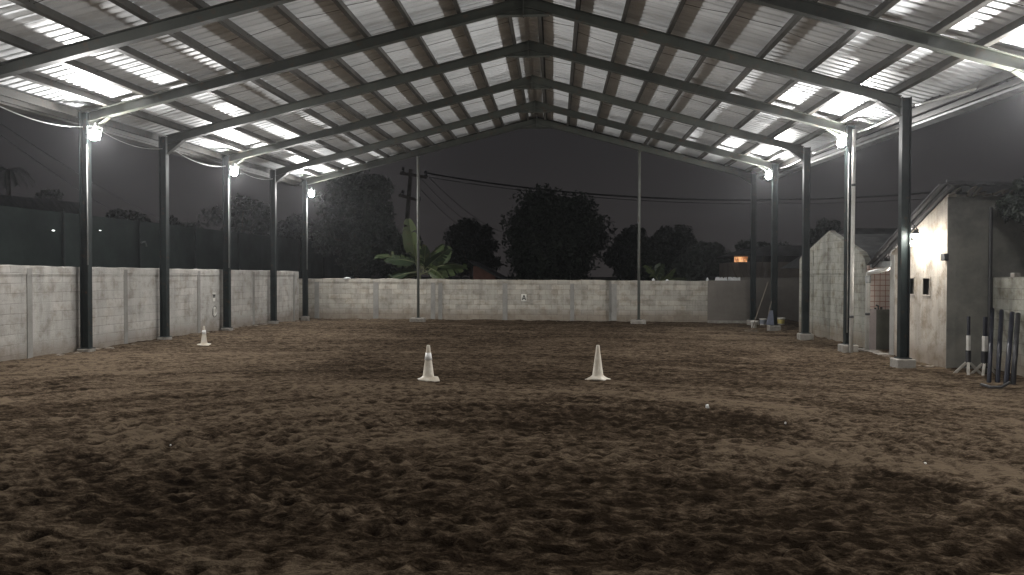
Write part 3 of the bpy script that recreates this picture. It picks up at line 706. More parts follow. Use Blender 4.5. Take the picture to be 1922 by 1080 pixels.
m = MB(); r_ = random.Random(3)
for k in range(26): 
    y = r_.uniform(15.75, 18.3); x = SX - r_.uniform(.05, .25); s = r_.uniform(.03, .09); m.hexa([(x + dx * s, y + dy * s * 1.3, gg - .04 + dz * s * r_.uniform(.7, 1.2)) for dz in (0, 1) for dx, dy in ((-1, -1), (1, -1), (1, 1), (-1, 1))])
tag(m.build('stones', M['soil_clod']), 'loose rubble heaped along the foot of the plaster stable wall', 'rubble', kind='stuff')

# low block wall nearest the viewer on the right
lwr = wall_strip('block_wall', [(9.78, 3.0), (9.78, 15.72)], -.15, lambda x, y: 1.965, M['gable'], 'low grey block wall on the right with dark jump poles leaning on it', 'yz', rough_top=.012)
p = at(1905, 515, x=9.85); m = MB(); m.box(9.80, 9.92, p.y - .07, p.y + .07, 1.975, 2.06); 
tag(m.build('stray_block', M['footing'], bevel=.01), 'broken block end left on top of the low right wall', 'block')

# ------------------------------------------------------------------ pipes
def pipe(name, pts, r, lab, clips=()):
    e = empty(name, pts[0], lab, 'drain pipe'); m = MB(); m.tube(pts, r, 12); loc(m, 'pipe', M['pvc'], e, smooth=True)
    for c in clips: k = MB(); k.lathe([(r + .006, -.03), (r + .012, 0), (r + .006, .03)], 12, c); loc(k, 'clip', M['housing'], e)
    return e
x2 = xr(FY[5]) + .17; y2 = FY[5] - .24; zt2 = zbotR(xr(y2), y2) + .15
pa = at(1603, 300, y=y2); pbm = at(1597, 655, y=y2)
pipe('downpipe', [(pa.x, y2, 5.55), (pa.x, y2, 5.2), (pbm.x, y2, gz(pbm.x, y2) - .02)], .045, 'tall white plastic downpipe beside a green right column', [(pa.x - .01, y2, 4.2), (pbm.x + .01, y2, 1.0)])
q0 = at(1628, 661, x=8.86); ztop = at(1628, 512, x=8.86).z
q1 = at(1664, 509, x=8.99)
d0 = pipe('drain_elbow_pipe', [(8.86, q0.y, gg - .02), (8.86, q0.y, ztop - .1), (8.86, q0.y - .02, ztop - .02), (8.88, q0.y - .1, ztop), (8.98, q1.y, ztop + .08), (9.02, q1.y - .04, ztop + .11), (9.03, q1.y - .05, ztop + .22)], .055,
     'white plastic drain pipe with an elbow across the tiled wash bay', [(8.86, q0.y, 1.05)])
m = MB(); m.lathe([(.062, -.09), (.066, -.09), (.066, .09), (.062, .09)], 12, (8.86, q0.y, ztop - .17)); loc(m, 'collar', M['galv'], d0)
m = MB(); m.prism([(8.9, 2.20), (9.25, 2.20), (9.25, 2.34), (9.22, 2.34), (9.22, 2.23), (8.93, 2.23), (8.93, 2.34), (8.9, 2.34)], 'y', 18.4, 19.6)
tag(m.build('roof_gutter', M['galv']), 'short metal gutter hanging over the wash bay between the two stables', 'gutter')

# conduits and slack cables at the eaves
def sag(a, b, d, n=14):
    a, b = Vector(a), Vector(b); return [a.lerp(b, i / n) + Vector((0, 0, -d * 4 * (i / n) * (1 - i / n))) for i in range(n + 1)]
cab = ['slack white cable from the left roof edge to the first left lamp', 'slack white cable between the first and second left columns', 'slack white cable between the second and third left columns', 'slack white cable between the third and fourth left columns']
for k, i in enumerate((3, 4, 5, 6)):
    ya, yb = FY[i], FY[i + 1]; m = MB()
    za, zb_ = 5.42 + zz(ya), 5.33 + zz(yb)
    m.tube(sag((xl(ya) + .09, ya + .1, za), (xl(yb) + .02, yb - .12, zb_), .17), .011, 6)
    tag(m.build('cable', M['cable'], smooth=True), cab[k], 'cable', 'slack cables along the left eave')
con = ['white conduit under the right eave nearest the viewer', 'white conduit under the right eave between the first two columns', 'white conduit under the right eave between the second and third columns', 'white conduit under the far right eave']
for k, i in enumerate((3, 4, 5, 6)):
    ya, yb = FY[i], FY[i + 1]; m = MB()
    m.tube(sag((xr(ya) + .22, ya + .1, 5.62 + zz(ya)), (xr(yb) + .16, yb - .10, 5.56 + zz(yb)), .05), .02, 8)
    tag(m.build('conduit', M['pvc'], smooth=True), con[k], 'conduit', 'conduits along the right eave')
for i in (4, 6, 8):
    y = FY[i] - .10; x = xl(y) + .11; m = MB(); m.tube([(x, y, 4.95 + zz(y)), (x, y, 3.25), (x, y, 2.2)], .013, 6)
    tag(m.build('conduit', M['cable'], smooth=True), 'thin pale conduit clipped down the %s left column' % {4: 'first', 6: 'third', 8: 'corner'}[i], 'conduit', 'conduits down the lamp columns')
i = 5; y = FY[i] - .1; x = xr(y) - .06; m = MB(); m.tube([(x, y, 5.0), (x, y, .6)], .012, 6); tag(m.build('conduit', M['cable'], smooth=True), 'thin pale conduit clipped down the right column next to the downpipe', 'conduit', 'conduits down the lamp columns')

# ------------------------------------------------------------------ cones
M['cone'] = paint('dirty_white_cone', (.62, .58, .50), (.50, .43, .34), .6, 7); M['sleeve'] = paint('cone_sleeve', (.86, .86, .84), (.78, .77, .74), .4, 9)
def cone(px, py, hgt, rz, lab):
    p = at(px, py, z=.19); z = gz(p.x, p.y) + .01; p = at(px, py, z=z)
    e = empty('traffic_cone', (p.x, p.y, z - .015), lab, 'cone', 'cones on the riding floor', rz)
    s = hgt / .62
    m = MB(); a = .185 * s; vs = []
    n = 32; rings = []
    for (f, zc) in ((1, 0), (1, .022 * s), (.86, .03 * s), (.62, .055 * s), (.5, .085 * s)):
        for k in range(n):
            t_ = 2 * math.pi * k / n; c, si = math.cos(t_), math.sin(t_)
            sq = 1 / max(abs(c), abs(si)); sq = min(sq, 1.28); w = 1 + (sq - 1) * (1 if f > .8 else max(0, (f - .5) / .3))
            lift = .018 * s * math.sin(2 * t_ + .6) if f > .8 else 0
            vs.append((c * a * f * w, si * a * f * w, zc + lift * 1.0))
    fs = [tuple(range(n))[::-1]] + [(i * n + k, i * n + (k + 1) % n, (i + 1) * n + (k + 1) % n, (i + 1) * n + k) for i in range(4) for k in range(n)]
    m.add(vs, fs); m.build('base', M['cone'], e, smooth=True)
    m = MB(); m.lathe([(.108 * s, .05 * s), (.098 * s, .085 * s), (.042 * s, .50 * s), (.034 * s, .575 * s), (.031 * s, .60 * s), (.026 * s, .62 * s), (.018 * s, .622 * s)], 28); m.build('body', M['cone'], e, smooth=True)
    if hgt == .605: return e
    m = MB(); m.lathe([(.0655 * s, .36 * s), (.0672 * s, .36 * s), (.0478 * s, .49 * s), (.046 * s, .49 * s)], 28, caps=False); m.build('sleeve', M['sleeve'], e, smooth=True)
    return e
cone(804, 712, .60, .3, 'dirty white cone with a bright reflective sleeve, left of the pair on the sand')
cone(1122, 711, .605, .9, 'yellowed white cone with a worn brown smear, right of the pair on the sand')
cone(383, 647, .47, .1, 'small tan cone with a white top standing by the left block wall')

# ------------------------------------------------------------------ tools and buckets under the last right columns
M['bucket'] = paint('white_bucket', (.62, .60, .56), (.5, .48, .43), .45, 6); M['label_y'] = paint('bucket_print', (.50, .42, .14), (.4, .33, .1), .5, 6); M['label_g'] = paint('bucket_grey_print', (.22, .24, .28), None, .5, 6)
def bucket(px, py, h, lab, pr=None):
    p = at(px, py, z=.13); e = empty('bucket', (p.x, p.y, gz(p.x, p.y) - .005), lab, 'bucket', 'buckets by the right columns')
    r = h * .46
    m = MB(); m.lathe([(r * .78, 0), (r * .8, .01), (r, h), (r * 1.07, h), (r * 1.07, h - .03), (r * 1.02, h - .04)], 22, caps=False); m.lathe([(0.001, .004), (r * .78, .004)], 22, caps=False); m.build('body', M['bucket'], e, smooth=True)
    if pr: m = MB(); m.lathe([(r * .865 + .002, h * .28), (r * .975 + .002, h * .80)], 22, caps=False); m.build('print_band', pr, e, smooth=True)
    m = MB(); m.tube([(r * 1.03 * math.cos(a), -abs(r * .55 * math.sin(a)) - r * .3, h - .02 - .05 * math.sin(a)) for a in np.linspace(0, math.pi, 12)], .004, 5); m.build('handle', M['galv'], e)
    return e
bucket(1415, 615, .25, 'plain white bucket at the foot of the last right column')
bucket(1432, 611, .27, 'white bucket with a grey print, middle of the three by the right columns', M['label_g'])
bucket(1466, 611, .30, 'white bucket with a yellow print beyond the right lamp column', M['label_y'])
M['wood'] = paint('weathered_handle', (.2, .17, .135), (.13, .11, .085), .7, 5)
a = at(1410, 622, z=.14); b = at(1442, 529, y=FY[7] - .05)
e = empty('rake', (a.x, a.y, a.z), 'long handled rake leaning between the last two right columns', 'rake')
m = MB(); m.tube([a, b], .014, 8); loc(m, 'handle', M['wood'], e); m = MB(); m.bar(a + Vector((-.22, -.02, .03)), a + Vector((.22, .02, .03)), .03, .03)
for k in range(10): q = a + Vector((-.2 + k * .044, -.02, .02)); m.tube([q, q + Vector((.02, -.06, -.05))], .005, 5)
loc(m, 'head', M['wood'], e)
a = at(1446, 608, y=FY[7] - .28); b = at(1448, 566, y=FY[7] - .14)
e = empty('shovel', (a.x, a.y, a.z), 'upright blue grey shovel leaning on the right lamp column', 'shovel')
m = MB(); m.tube([at(1442, 590, y=FY[7] - .22), b], .015, 8); loc(m, 'handle', M['wood'], e)
p0, p1, p2, p3 = at(1438, 610, y=FY[7] - .32), at(1453, 610, y=FY[7] - .32), at(1451, 583, y=FY[7] - .2), at(1444, 583, y=FY[7] - .2)
m = MB(); d_ = Vector((0, .012, 0)); m.hexa([p0, p1, p1 + d_, p0 + d_, p3, p2, p2 + d_, p3 + d_]); loc(m, 'blade', paint('blue_grey_blade', (.16, .18, .24), (.11, .12, .16), .45, 5), e, bevel=.004)

# ------------------------------------------------------------------ jump stands and poles by the low right wall
M['navy'] = paint('navy_paint', (.007, .008, .020), (.004, .005, .011), .5, 4); M['white'] = paint('white_paint', (.68, .67, .64), (.5, .48, .44), .5, 6); M['legs'] = paint('worn_wood_legs', (.34, .32, .28), (.22, .2, .17), .7, 6); M['blackp'] = paint('black_paint', (.02, .02, .024), None, .5, 5)
def stand(px, py, rz, lab, wide):
    p = at(px, py, z=.13); e = empty('jump_stand', (p.x, p.y, gg), lab, 'jump stand', 'jump stands beside the dark stable wall', rz)
    w = wide
    m = MB(); m.box(-w, w, -w, w, .17, .48); m.build('post', M['blackp'], e, bevel=.004)
    m = MB(); m.box(-w * .8, w * .8, -w * .8, w * .8, .481, .76); m.build('white_band', M['white'], e, bevel=.004)
    m = MB(); m.box(-w * .62, w * .62, -w * .62, w * .62, .761, 1.12); m.build('post_top', M['navy'], e, bevel=.004)
    for k in range(4):
        a = math.pi / 4 + k * math.pi / 2; c, s = math.cos(a), math.sin(a)
        m = MB(); m.bar((c * .03, s * .03, .25), (c * .24, s * .24, .012), .05, .045); m.build('leg', M['legs'], e, bevel=.004)
    return e
stand(1817, 705, .35, 'jump stand with a slim white band beside the plaster corner', .034)
stand(1848, 707, .2, 'jump stand with a thick black lower post, nearer the low right wall', .045)
poles = [((1863, 581), (1856, 722), 'navy', 'navy jump pole standing leftmost against the low right wall', .034), ((1880, 584), (1872, 722), 'navy', 'second navy jump pole leaning on the low right wall', .038),
         ((1900, 588), (1888, 727), 'navy', 'third navy jump pole leaning on the low right wall', .04), ((1911, 590), (1901, 727), 'blackp', 'black brown jump pole rightmost against the low wall', .04)]
for (a, b, mt, lab, r) in poles:
    pb_ = at(b[0], b[1], z=gg + .0); pt_ = at(a[0], a[1], x=9.70)
    e = empty('jump_pole', pb_, lab, 'jump pole', 'jump poles leaning on the low wall')
    m = MB(); m.tube([pb_ + Vector((0, 0, .01)), pt_], r, 14); loc(m, 'pole', M[mt], e, smooth=True)
    d_ = (pt_ - pb_); m = MB(); m.tube([pb_ + d_ * .40, pb_ + d_ * .62], r + .002, 14); loc(m, 'white_band', M['white'] if mt == 'navyx' else M[mt], e, smooth=True)
p = at(1858, 730, z=gg); e = empty('metal_foot_bar', p, 'bent dark metal bar lying at the foot of the jump poles', 'metal bar')
m = MB(); q = [at(1842, 722, z=gg + .03), at(1860, 727, z=gg + .03), at(1880, 727, z=gg + .05), at(1895, 718, z=gg + .12)]; m.tube(q, .025, 8); loc(m, 'bar', M['housing'], e)

# pale specks on the sand, built as small white lumps
for (px, py, lab, s) in ((1328, 761, 'bright white speck on the dark oval of sand', .022), (1474, 789, 'small white speck on the pale curved track', .011), (1737, 862, 'pale speck on the dark sand at the right', .011), (320, 839, 'tiny pale speck on the dark sand at the left', .008)):
    p = at(px, py, z=.19); z = gz(p.x, p.y); r_ = random.Random(px); m = MB()
    m.hexa([(p.x + dx * s * r_.uniform(.6, 1.2), p.y + dy * s * r_.uniform(.6, 1.2), z - .01 + dz * s * 2.0 * r_.uniform(.7, 1.3)) for dz in (0, 1) for dx, dy in ((-1, -1), (1, -1), (1, 1), (-1, 1))])
    tag(m.build('pale_speck', paint('scrap', (.85, .85, .83), None, .5, 9), bevel=.004), lab, 'scrap', 'pale specks on the sand')

# ------------------------------------------------------------------ beyond the walls: trees, plants, houses, wires
def leafmat(name, c, c2, tr=.12):
    t = NT(name); f = t.noise(1.1, 4, .6); oi = t.new('ShaderNodeNewGeometry')
    col = t.mix(t.ramp(f, (.35, 0), (.65, 1)), c, c2); col = t.mix(.6, col, t.ramp(oi.outputs['Random Per Island'], (0, .75), (1, 1.12)), 'MULTIPLY')
    t.out(col, .6, 0, None, .3); return t.m
M['leaf'] = leafmat('dark_leaf', (.030, .040, .028), (.022, .030, .024)); M['leaf2'] = leafmat('lamplit_grey_green_leaf', (.07, .082, .068), (.045, .055, .048)); M['twig'] = M['bark']  # leaf2: faint lamplight on the trees put into a paler leaf colour
t = NT('banana_leaf'); oi = t.new('ShaderNodeObjectInfo'); f = t.noise(2.2, 4, .6)
col = t.mix(t.ramp(oi.outputs['Random'], (.2, 0), (.9, 1)), (.022, .036, .016), (.060, .082, .029)); col = t.mix(t.ramp(t.noise(3.5, 5, .7), (.58, 0), (.68, .7)), col, (.085, .07, .03))
M['bananaleaf'] = t.out(t.mix(.6, col, t.ramp(f, (.3, .6), (.7, 1.15)), 'MULTIPLY'), .5, 0, None, .35); M['bananastem'] = paint('banana_stem', (.16, .17, .09), (.1, .11, .06), .7, 2)
def tree(x, y, h, crown_r, crown_z, lab, mat='leaf', n=5200, leaf=.22, clumps=26, dens=1., trunk_r=.16, seed=1, flat=1., group='trees beyond the walls', base=0, name='tree'):
    rg = np.random.default_rng(seed); r_ = random.Random(seed)
    e = empty(name, (x, y, base), lab, 'tree', group)
    cs = []
    for k in range(clumps):
        while True:
            v = rg.uniform(-1, 1, 3)
            if np.linalg.norm(v) < 1: break
        v = v / np.linalg.norm(v) * (np.linalg.norm(v) ** .6)
        cs.append((np.array([v[0] * crown_r * .82, v[1] * crown_r * .82, crown_z + v[2] * (h - crown_z) * .82 * flat]), crown_r * rg.uniform(.2, .42)))
    m = MB(); m.tube([(0, 0, -.2), (.05, .03, h * .18), (-.04, .08, crown_z * .75), (.02, 0, crown_z)], trunk_r, 9, trunk_r * .45)
    for c, rr in cs[:9]: m.tube([(0, 0, crown_z * r_.uniform(.5, .9)), tuple(c * np.array([.55, .55, .9])), tuple(c)], trunk_r * .35, 6, trunk_r * .1)
    m.build('trunk', M['bark'], e)
    P = []; 
    for j in range(n):
        c, rr = cs[j % clumps]
        d = rg.normal(size=3); d /= np.linalg.norm(d); P.append(c + d * rr * (rg.uniform(.35, 1.08)) * np.array([1, 1, .8]))
    P = np.array(P); N = len(P); s = leaf * rg.uniform(.55, 1.25, N)
    a = rg.normal(size=(N, 3)); a /= np.linalg.norm(a, axis=1)[:, None]; b = np.cross(a, rg.normal(size=(N, 3))); b /= np.linalg.norm(b, axis=1)[:, None]
    V = np.stack([P - a * s[:, None], P + b * (s * .42)[:, None], P + a * s[:, None] + np.array([0, 0, -.12]) * s[:, None], P - b * (s * .42)[:, None]], 1).reshape(-1, 3)
    me = bpy.data.meshes.new('crown'); F = np.arange(N * 4).reshape(N, 4); me.from_pydata(V.tolist(), [], F.tolist()); me.update(); me.materials.append(M[mat])
    o = bpy.data.objects.new('crown', me); COL.objects.link(o); o.parent = e
    return e
def tr_px(px, ytop, ybase_crown, wpx, dist, lab, **k):
    p = at(px, 517, y=dist); s = dist / FPX * 1.0
    top = at(px, ytop, y=dist).z; cz = at(px, (ytop + ybase_crown) / 2, y=dist).z
    return tree(p.x, dist, top, wpx * s / 2, max(cz, 1.0), lab, **k)
tr_px(1040, 342, 560, 205, 47, 'big round black tree rising behind the middle of the far wall', n=33000, clumps=70, leaf=0.161, seed=3)
tr_px(884, 412, 540, 112, 55, 'smaller dark tree left of the big round one', n=13200, clumps=36, leaf=0.174, seed=4)
tr_px(1196, 425, 540, 110, 50, 'low dark tree beside the slender right gable post', n=13200, clumps=36, leaf=0.167, seed=5)
tr_px(1262, 418, 540, 105, 52, 'dark tree with a stepped top behind the small banana', n=13200, clumps=34, leaf=0.167, seed=6)
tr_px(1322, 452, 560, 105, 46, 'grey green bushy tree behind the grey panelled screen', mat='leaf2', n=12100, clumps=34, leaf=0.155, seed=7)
tr_px(1402, 446, 520, 60, 50, 'small dark tree above the lit window', n=5500, clumps=18, leaf=0.155, seed=8)
tr_px(1553, 407, 500, 78, 50, 'round dark tree peeping over the block gable', n=7700, clumps=22, leaf=0.155, seed=9)
tr_px(1445, 452, 540, 90, 48, 'dark bushy tree between the two far right columns', n=7700, clumps=24, leaf=0.155, seed=19)
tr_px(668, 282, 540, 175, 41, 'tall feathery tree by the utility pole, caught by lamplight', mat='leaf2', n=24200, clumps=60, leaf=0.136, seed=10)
tr_px(740, 430, 540, 120, 44, 'low dark tree behind the big banana plant', n=9900, clumps=28, leaf=0.149, seed=11)
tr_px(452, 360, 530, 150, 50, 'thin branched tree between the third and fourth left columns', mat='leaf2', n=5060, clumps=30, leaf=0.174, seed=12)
tr_px(545, 400, 540, 110, 52, 'dark tree behind the corner lamp', n=9240, clumps=26, leaf=0.161, seed=13)
tr_px(340, 398, 540, 120, 58, 'low dark tree between the second and third left columns', n=9240, clumps=26, leaf=0.186, seed=14)
tr_px(88, 350, 420, 66, 60, 'small dark tree standing over the long shed roof', n=3960, clumps=14, leaf=0.174, seed=15)
tr_px(235, 392, 470, 110, 60, 'spreading dark tree beyond the green net fence', n=6600, clumps=22, leaf=0.186, seed=16)
tr_px(1942, 325, 455, 125, 15.3, 'dark leafy tree hanging over the low right wall', n=5000, clumps=28, leaf=0.070, seed=17, trunk_r=.07)
# palm in the far left
def palm(px, pyt, dist, lab):
    p = at(px, pyt, y=dist); e = empty('palm_tree', (p.x, dist, 0), lab, 'palm')
    m = MB(); m.tube([(0, 0, -.2), (.1, 0, p.z * .5), (0, 0, p.z)], .16, 8, .11); m.build('trunk', M['bark'], e)
    m = MB(); r_ = random.Random(2)
    for k in range(15):
        a = k * 2.4; L = r_.uniform(1.1, 1.5); up = r_.uniform(.1, .9); pts = []
        for i in range(7):
            f = i / 6; pts.append(Vector((math.cos(a) * L * f, math.sin(a) * L * f, p.z + up * f - 1.25 * f * f)))
        for i in range(6):
            for s in (-1, 1):
                d = (pts[i + 1] - pts[i]); w = Vector((-math.sin(a), math.cos(a), 0)) * s * .34 * (1 - .5 * i / 6) + d * .6 + Vector((0, 0, -.18))
                for j in range(3): q = pts[i] + d * (j / 3); m.add([q, q + d * .22, q + w], [(0, 1, 2)])
    m.build('crown', M['leaf'], e)
palm(15, 318, 45, 'black palm silhouette at the far left')
# banana plants
def banana(x, y, zb, leaves, lab, sc=1.):
    e = empty('banana_plant', (x, y, 0), lab, 'banana plant', 'banana plants behind the far wall')
    m = MB(); m.tube([(0, 0, -.1), (.03, 0, zb * .6), (0, 0, zb)], .13 * sc, 10, .07 * sc); m.tube([(.55 * sc, .2, -.1), (.6 * sc, .2, zb * .5), (.62 * sc, .2, zb * .85)], .10 * sc, 10, .05 * sc); m.build('stem', M['bananastem'], e, smooth=True)
    for k, (ang, L, rise, droop, w, yaw) in enumerate(leaves):
        # ang: direction in the x-z plane from the stem; curve with droop, leaf blade folded about its midrib
        r_ = random.Random(k); m = MB(); n = 26; c, s = math.cos(ang), math.sin(ang); st_ = Vector((r_.uniform(-.18, .5) * sc, r_.uniform(-.1, .2), zb * r_.uniform(.72, 1.04)))
        pts = []
        for i in range(n + 1):
            f = i / n; pts.append(st_ + Vector((c * L * f, math.sin(yaw) * L * f * .7, s * L * f + rise * f - droop * f * f)))
        side = Vector((-s * .8, .6 * (1 if yaw >= 0 else -1), c * .8)).normalized()
        def wd_(f): return w * 1.2 * math.sin(math.pi * min(.985, max(.0, (f - .17) / .83)) ** .85) ** .5
        i0 = int(n * .18)
        for sg_ in (-1, 1):
            base = None; sag_ = 0; fold = Vector((0, -.25, .16 - .02 * k % .1))
            for i in range(i0, n + 1):
                f = i / n; d = (pts[min(i + 1, n)] - pts[max(i - 1, 0)]) * .5
                wv = wd_(f); tip = pts[i] + (side * sg_ + fold) * wv + d * 1.6 + Vector((0, 0, sag_ * wv)); mid = pts[i] + (side * sg_ * .55 + fold * .75) * wv + d * .8 + Vector((0, 0, sag_ * wv * .3))
                j = len(m.v); m.v += [tuple(pts[i]), tuple(mid), tuple(tip)]
                if base is not None: m.f += [(base, j, j + 1, base + 1), (base + 1, j + 1, j + 2, base + 2)]
                base = j
                if r_.random() < .22 and i < n - 1:           # a tear: the next strip starts a little further on and hangs differently
                    sag_ = r_.uniform(-.75, .1); q = pts[i] + d * .16
                    tip2 = q + (side * sg_ + fold) * wd_(f) * r_.uniform(.85, 1) + d * 2.0 + Vector((0, 0, sag_ * wv)); mid2 = q + (side * sg_ * .55 + fold * .75) * wv + d * 1.1 + Vector((0, 0, sag_ * wv * .3))
                    base = len(m.v); m.v += [tuple(q), tuple(mid2), tuple(tip2)]
        lf = m.build('leaf', M['bananaleaf'], e, smooth=True)
        m = MB(); m.tube(pts, .024 * sc, 6, .005); m.build('midrib', M['bananastem'], lf, smooth=True)
    return e
bp = at(786, 525, y=33.2); bz = 2.3
banana(bp.x, 33.2, bz, [(2.05, 2.35, .1, .25, .30, .2), (1.72, 2.05, .25, .1, .34, -.3), (1.15, 1.9, .1, .3, .28, .5), (.78, 1.95, .15, .35, .30, -.3), (.35, 2.0, .35, .7, .30, .3), (2.75, 2.2, .35, .6, .26, -.3), (3.05, 2.0, .25, .75, .27, .4), (3.25, 2.0, .1, .7, .24, -.5), (.05, 1.7, .4, .9, .26, .5), (2.35, 1.3, .1, .1, .22, .9), (1.4, 1.2, .05, .05, .24, -.9), (-.1, 1.3, .3, 1.0, .22, -.6), (1.9, 1.75, .1, .15, .24, .8), (.95, 1.6, .1, .2, .24, .8), (.6, 1.55, .2, .3, .24, .7), (.2, 1.7, .5, .7, .22, -.2), (3.3, 1.6, .4, .8, .2, .8), (2.9, 1.5, .5, .6, .2, -.7)],
       'large banana plant with broad lit leaves behind the slender left gable post')
bp = at(1232, 525, y=33.6)
banana(bp.x, 33.6, 1.7, [(1.75, 1.1, .1, .15, .2, .2), (1.25, 1.0, .1, .2, .19, -.4), (2.6, 1.3, .2, .5, .18, .3), (.5, 1.5, .3, .6, .18, .3), (.9, 1.2, .1, .2, .17, -.3), (2.2, 1.2, .1, .3, .17, -.4), (3.0, 1.2, .3, .7, .16, .4)],
       'small banana plant showing over the wall near the slender right gable post', .7)
# utility pole and wires
pd = 52; pt = at(771, 318, y=pd); pbm = at(763, 430, y=pd)
up_ = empty('utility_pole', (pbm.x, pd, 0), 'dark leaning utility pole with two crossarms behind the far wall', 'utility pole')
dirp = (pt - pbm) / (pt.z - pbm.z); foot = pbm - dirp * (pbm.z + .3)
m = MB(); m.tube([foot, pt], .19, 10, .13); loc(m, 'pole', M['bark'], up_)
def px52(x, y): return at(x, y, y=pd)
for (a, b) in (((752, 326), (802, 334)), ((750, 367), (790, 378))):
    m = MB(); m.bar(px52(*a) + Vector((0, -.2, 0)), px52(*b) + Vector((0, -.2, 0)), .16, .2); loc(m, 'crossarm', M['bark'], up_)
m = MB()
for q in ((800, 326), (788, 374), (758, 320), (757, 363)): c = px52(*q) + Vector((0, -.2, 0)); m.lathe([(.05, -.2), (.13, -.12), (.07, -.04), (.13, .04), (.06, .18)], 10, c)
loc(m, 'insulator', M['housing'], up_)
def wire(a, b, d, r, lab, n=26):
    m = MB(); m.tube(sag(a, b, d, n), r, 5); tag(m.build('power_line', M['black_wire']), lab, 'power line', 'overhead wires')
wire(px52(800, 325), at(1990, 338, y=44), 1.45, .055, 'thick overhead line running from the utility pole across to the right')
wire(px52(800, 332), at(1990, 352, y=45), 1.35, .022, 'thin overhead line just below the thick one')
wire(px52(801, 329), at(960, 440, y=90), .8, .022, 'steepest thin wire falling right of the utility pole')
wire(px52(790, 335), at(930, 440, y=90), .8, .02, 'middle thin wire falling right of the utility pole')
wire(px52(789, 355), at(900, 440, y=90), .6, .02, 'lowest thin wire falling right of the utility pole')
wire(at(-120, 150, y=20), at(330, 420, y=70), .5, .014, 'upper dark wire slanting down behind the first left column')
wire(at(-120, 165, y=20), at(300, 440, y=70), .5, .014, 'lower dark wire slanting down behind the first left column')
# long shed and net fence on the left
NX = -14.2
nf = empty('net_fence', (NX, 25, 0), 'tall dark green net fence beyond the left block wall', 'fence')
M['net'] = paint('dark_green_net', (.018, .030, .027), (.014, .022, .021), .85, .8)
za = at(0, 386, x=NX); zb2 = at(228, 412, x=NX)
def nz(y): return za.z + (zb2.z - za.z) * (y - za.y) / (zb2.y - za.y)
m = MB(); n = 40
for k in range(n):
    y0 = 8 + k * 1.3; y1 = y0 + 1.3; b0, b1 = .05 * math.sin(k * 1.7), .05 * math.sin((k + 1) * 1.7)
    m.hexa([(NX + b0, y0, -.1), (NX + .03 + b0, y0, -.1), (NX + .03 + b1, y1, -.1), (NX + b1, y1, -.1), (NX + b0, y0, nz(y0)), (NX + .03 + b0, y0, nz(y0)), (NX + .03 + b1, y1, nz(y1)), (NX + b1, y1, nz(y1))])
loc(m, 'net', M['net'], nf)
for k in range(12): y = 10 + k * 4.2; m = MB(); m.tube([(NX + .12, y, -.1), (NX + .12, y, nz(y) + .08)], .04, 8); loc(m, 'post', M['steel'], nf)
hs = empty('long_shed', (-24, 38, 0), 'long dark shed roof beyond the left net fence', 'shed')
p1 = at(-60, 352, y=34); p2 = at(165, 375, y=50)
m = MB(); m.hexa([(p1.x, 33, 4.2), (p1.x - 8, 33, 4.2), (p2.x - 8, 52, 4.2), (p2.x, 52, 4.2), (p1.x - 2, 33, p1.z), (p1.x - 6, 33, p1.z), (p2.x - 6, 52, p2.z), (p2.x - 2, 52, p2.z)]); loc(m, 'roof', M['roofdark'], hs)
m = MB(); m.hexa([(p1.x - .5, 33.4, -.1), (p1.x - 7.5, 33.4, -.1), (p2.x - 7.5, 51.5, -.1), (p2.x - .5, 51.5, -.1), (p1.x - .5, 33.4, 4.19), (p1.x - 7.5, 33.4, 4.19), (p2.x - 7.5, 51.5, 4.19), (p2.x - .5, 51.5, 4.19)]); loc(m, 'wall', M['dark_plaster'], hs)
M['tiny'] = emit('far_lamp_glass', (.95, 1, .97), 4)
for (px, py, lab, s) in ((99, 433, 'tiny far lamp shining through the net fence, left one', .045), (187, 433, 'tiny far lamp nearer the first left column', .035)):
    p = at(px, py, x=NX + .2); s *= .6; e = empty('far_lamp', p, lab, 'lamp', 'tiny lamps at the left net fence')
    m = MB(); m.box(0, .04, -s * 1.6, s * 1.6, -s * .5, s * .5); m.build('glass', M['tiny'], e, bevel=.01); m = MB(); m.box(-.08, -.002, -s, s, -s, s * 1.2); m.build('housing', M['housing'], e)
p = at(265, 456, x=NX + .2); m = MB(); m.tube([p, p + Vector((0, .25, .05)), p + Vector((0, .35, -.12))], .03, 6); tag(m.build('pipe_bend', M['galv']), 'pale bent pipe on the dark net fence', 'pipe')
# houses behind the far right corner
M['brickred'] = paint('red_render', (.16, .075, .055), (.11, .055, .04), .9, 1.5); M['house'] = paint('brown_house_wall', (.16, .135, .11), (.11, .09, .075), .9, .8)
hr = empty('red_house', at(905, 510, y=42), 'corner of a red rendered house just above the far wall', 'house')
p0, p1, p2 = at(888, 525, y=42), at(930, 525, y=42), at(896, 500, y=42)
m = MB(); m.prism([(p0.x, 0), (p1.x, 0), (p1.x, at(930, 520, y=42).z), (p2.x, p2.z), (p0.x, p2.z)], 'y', 42, 46); loc(m, 'wall', M['brickred'], hr)
m = MB(); a, b = at(880, 492, y=41.8), at(940, 524, y=41.8); m.hexa([(a.x, 41.7, a.z), (b.x, 41.7, b.z), (b.x, 46.2, b.z), (a.x, 46.2, a.z), (a.x, 41.7, a.z + .08), (b.x, 41.7, b.z + .08), (b.x, 46.2, b.z + .08), (a.x, 46.2, a.z + .08)]); loc(m, 'roof', M['roofdark'], hr)
hy = 39.5
hc = empty('brown_house', at(1430, 517, y=hy), 'dim brown house with a small orange lit opening under its eave', 'house')
p0, p1 = at(1386, 525, y=hy), at(1530, 525, y=hy); zt_ = at(1386, 492, y=hy).z
m = MB(); m.box(p0.x, p1.x, hy, hy + 5, -.1, zt_); loc(m, 'wall', M['house'], hc)
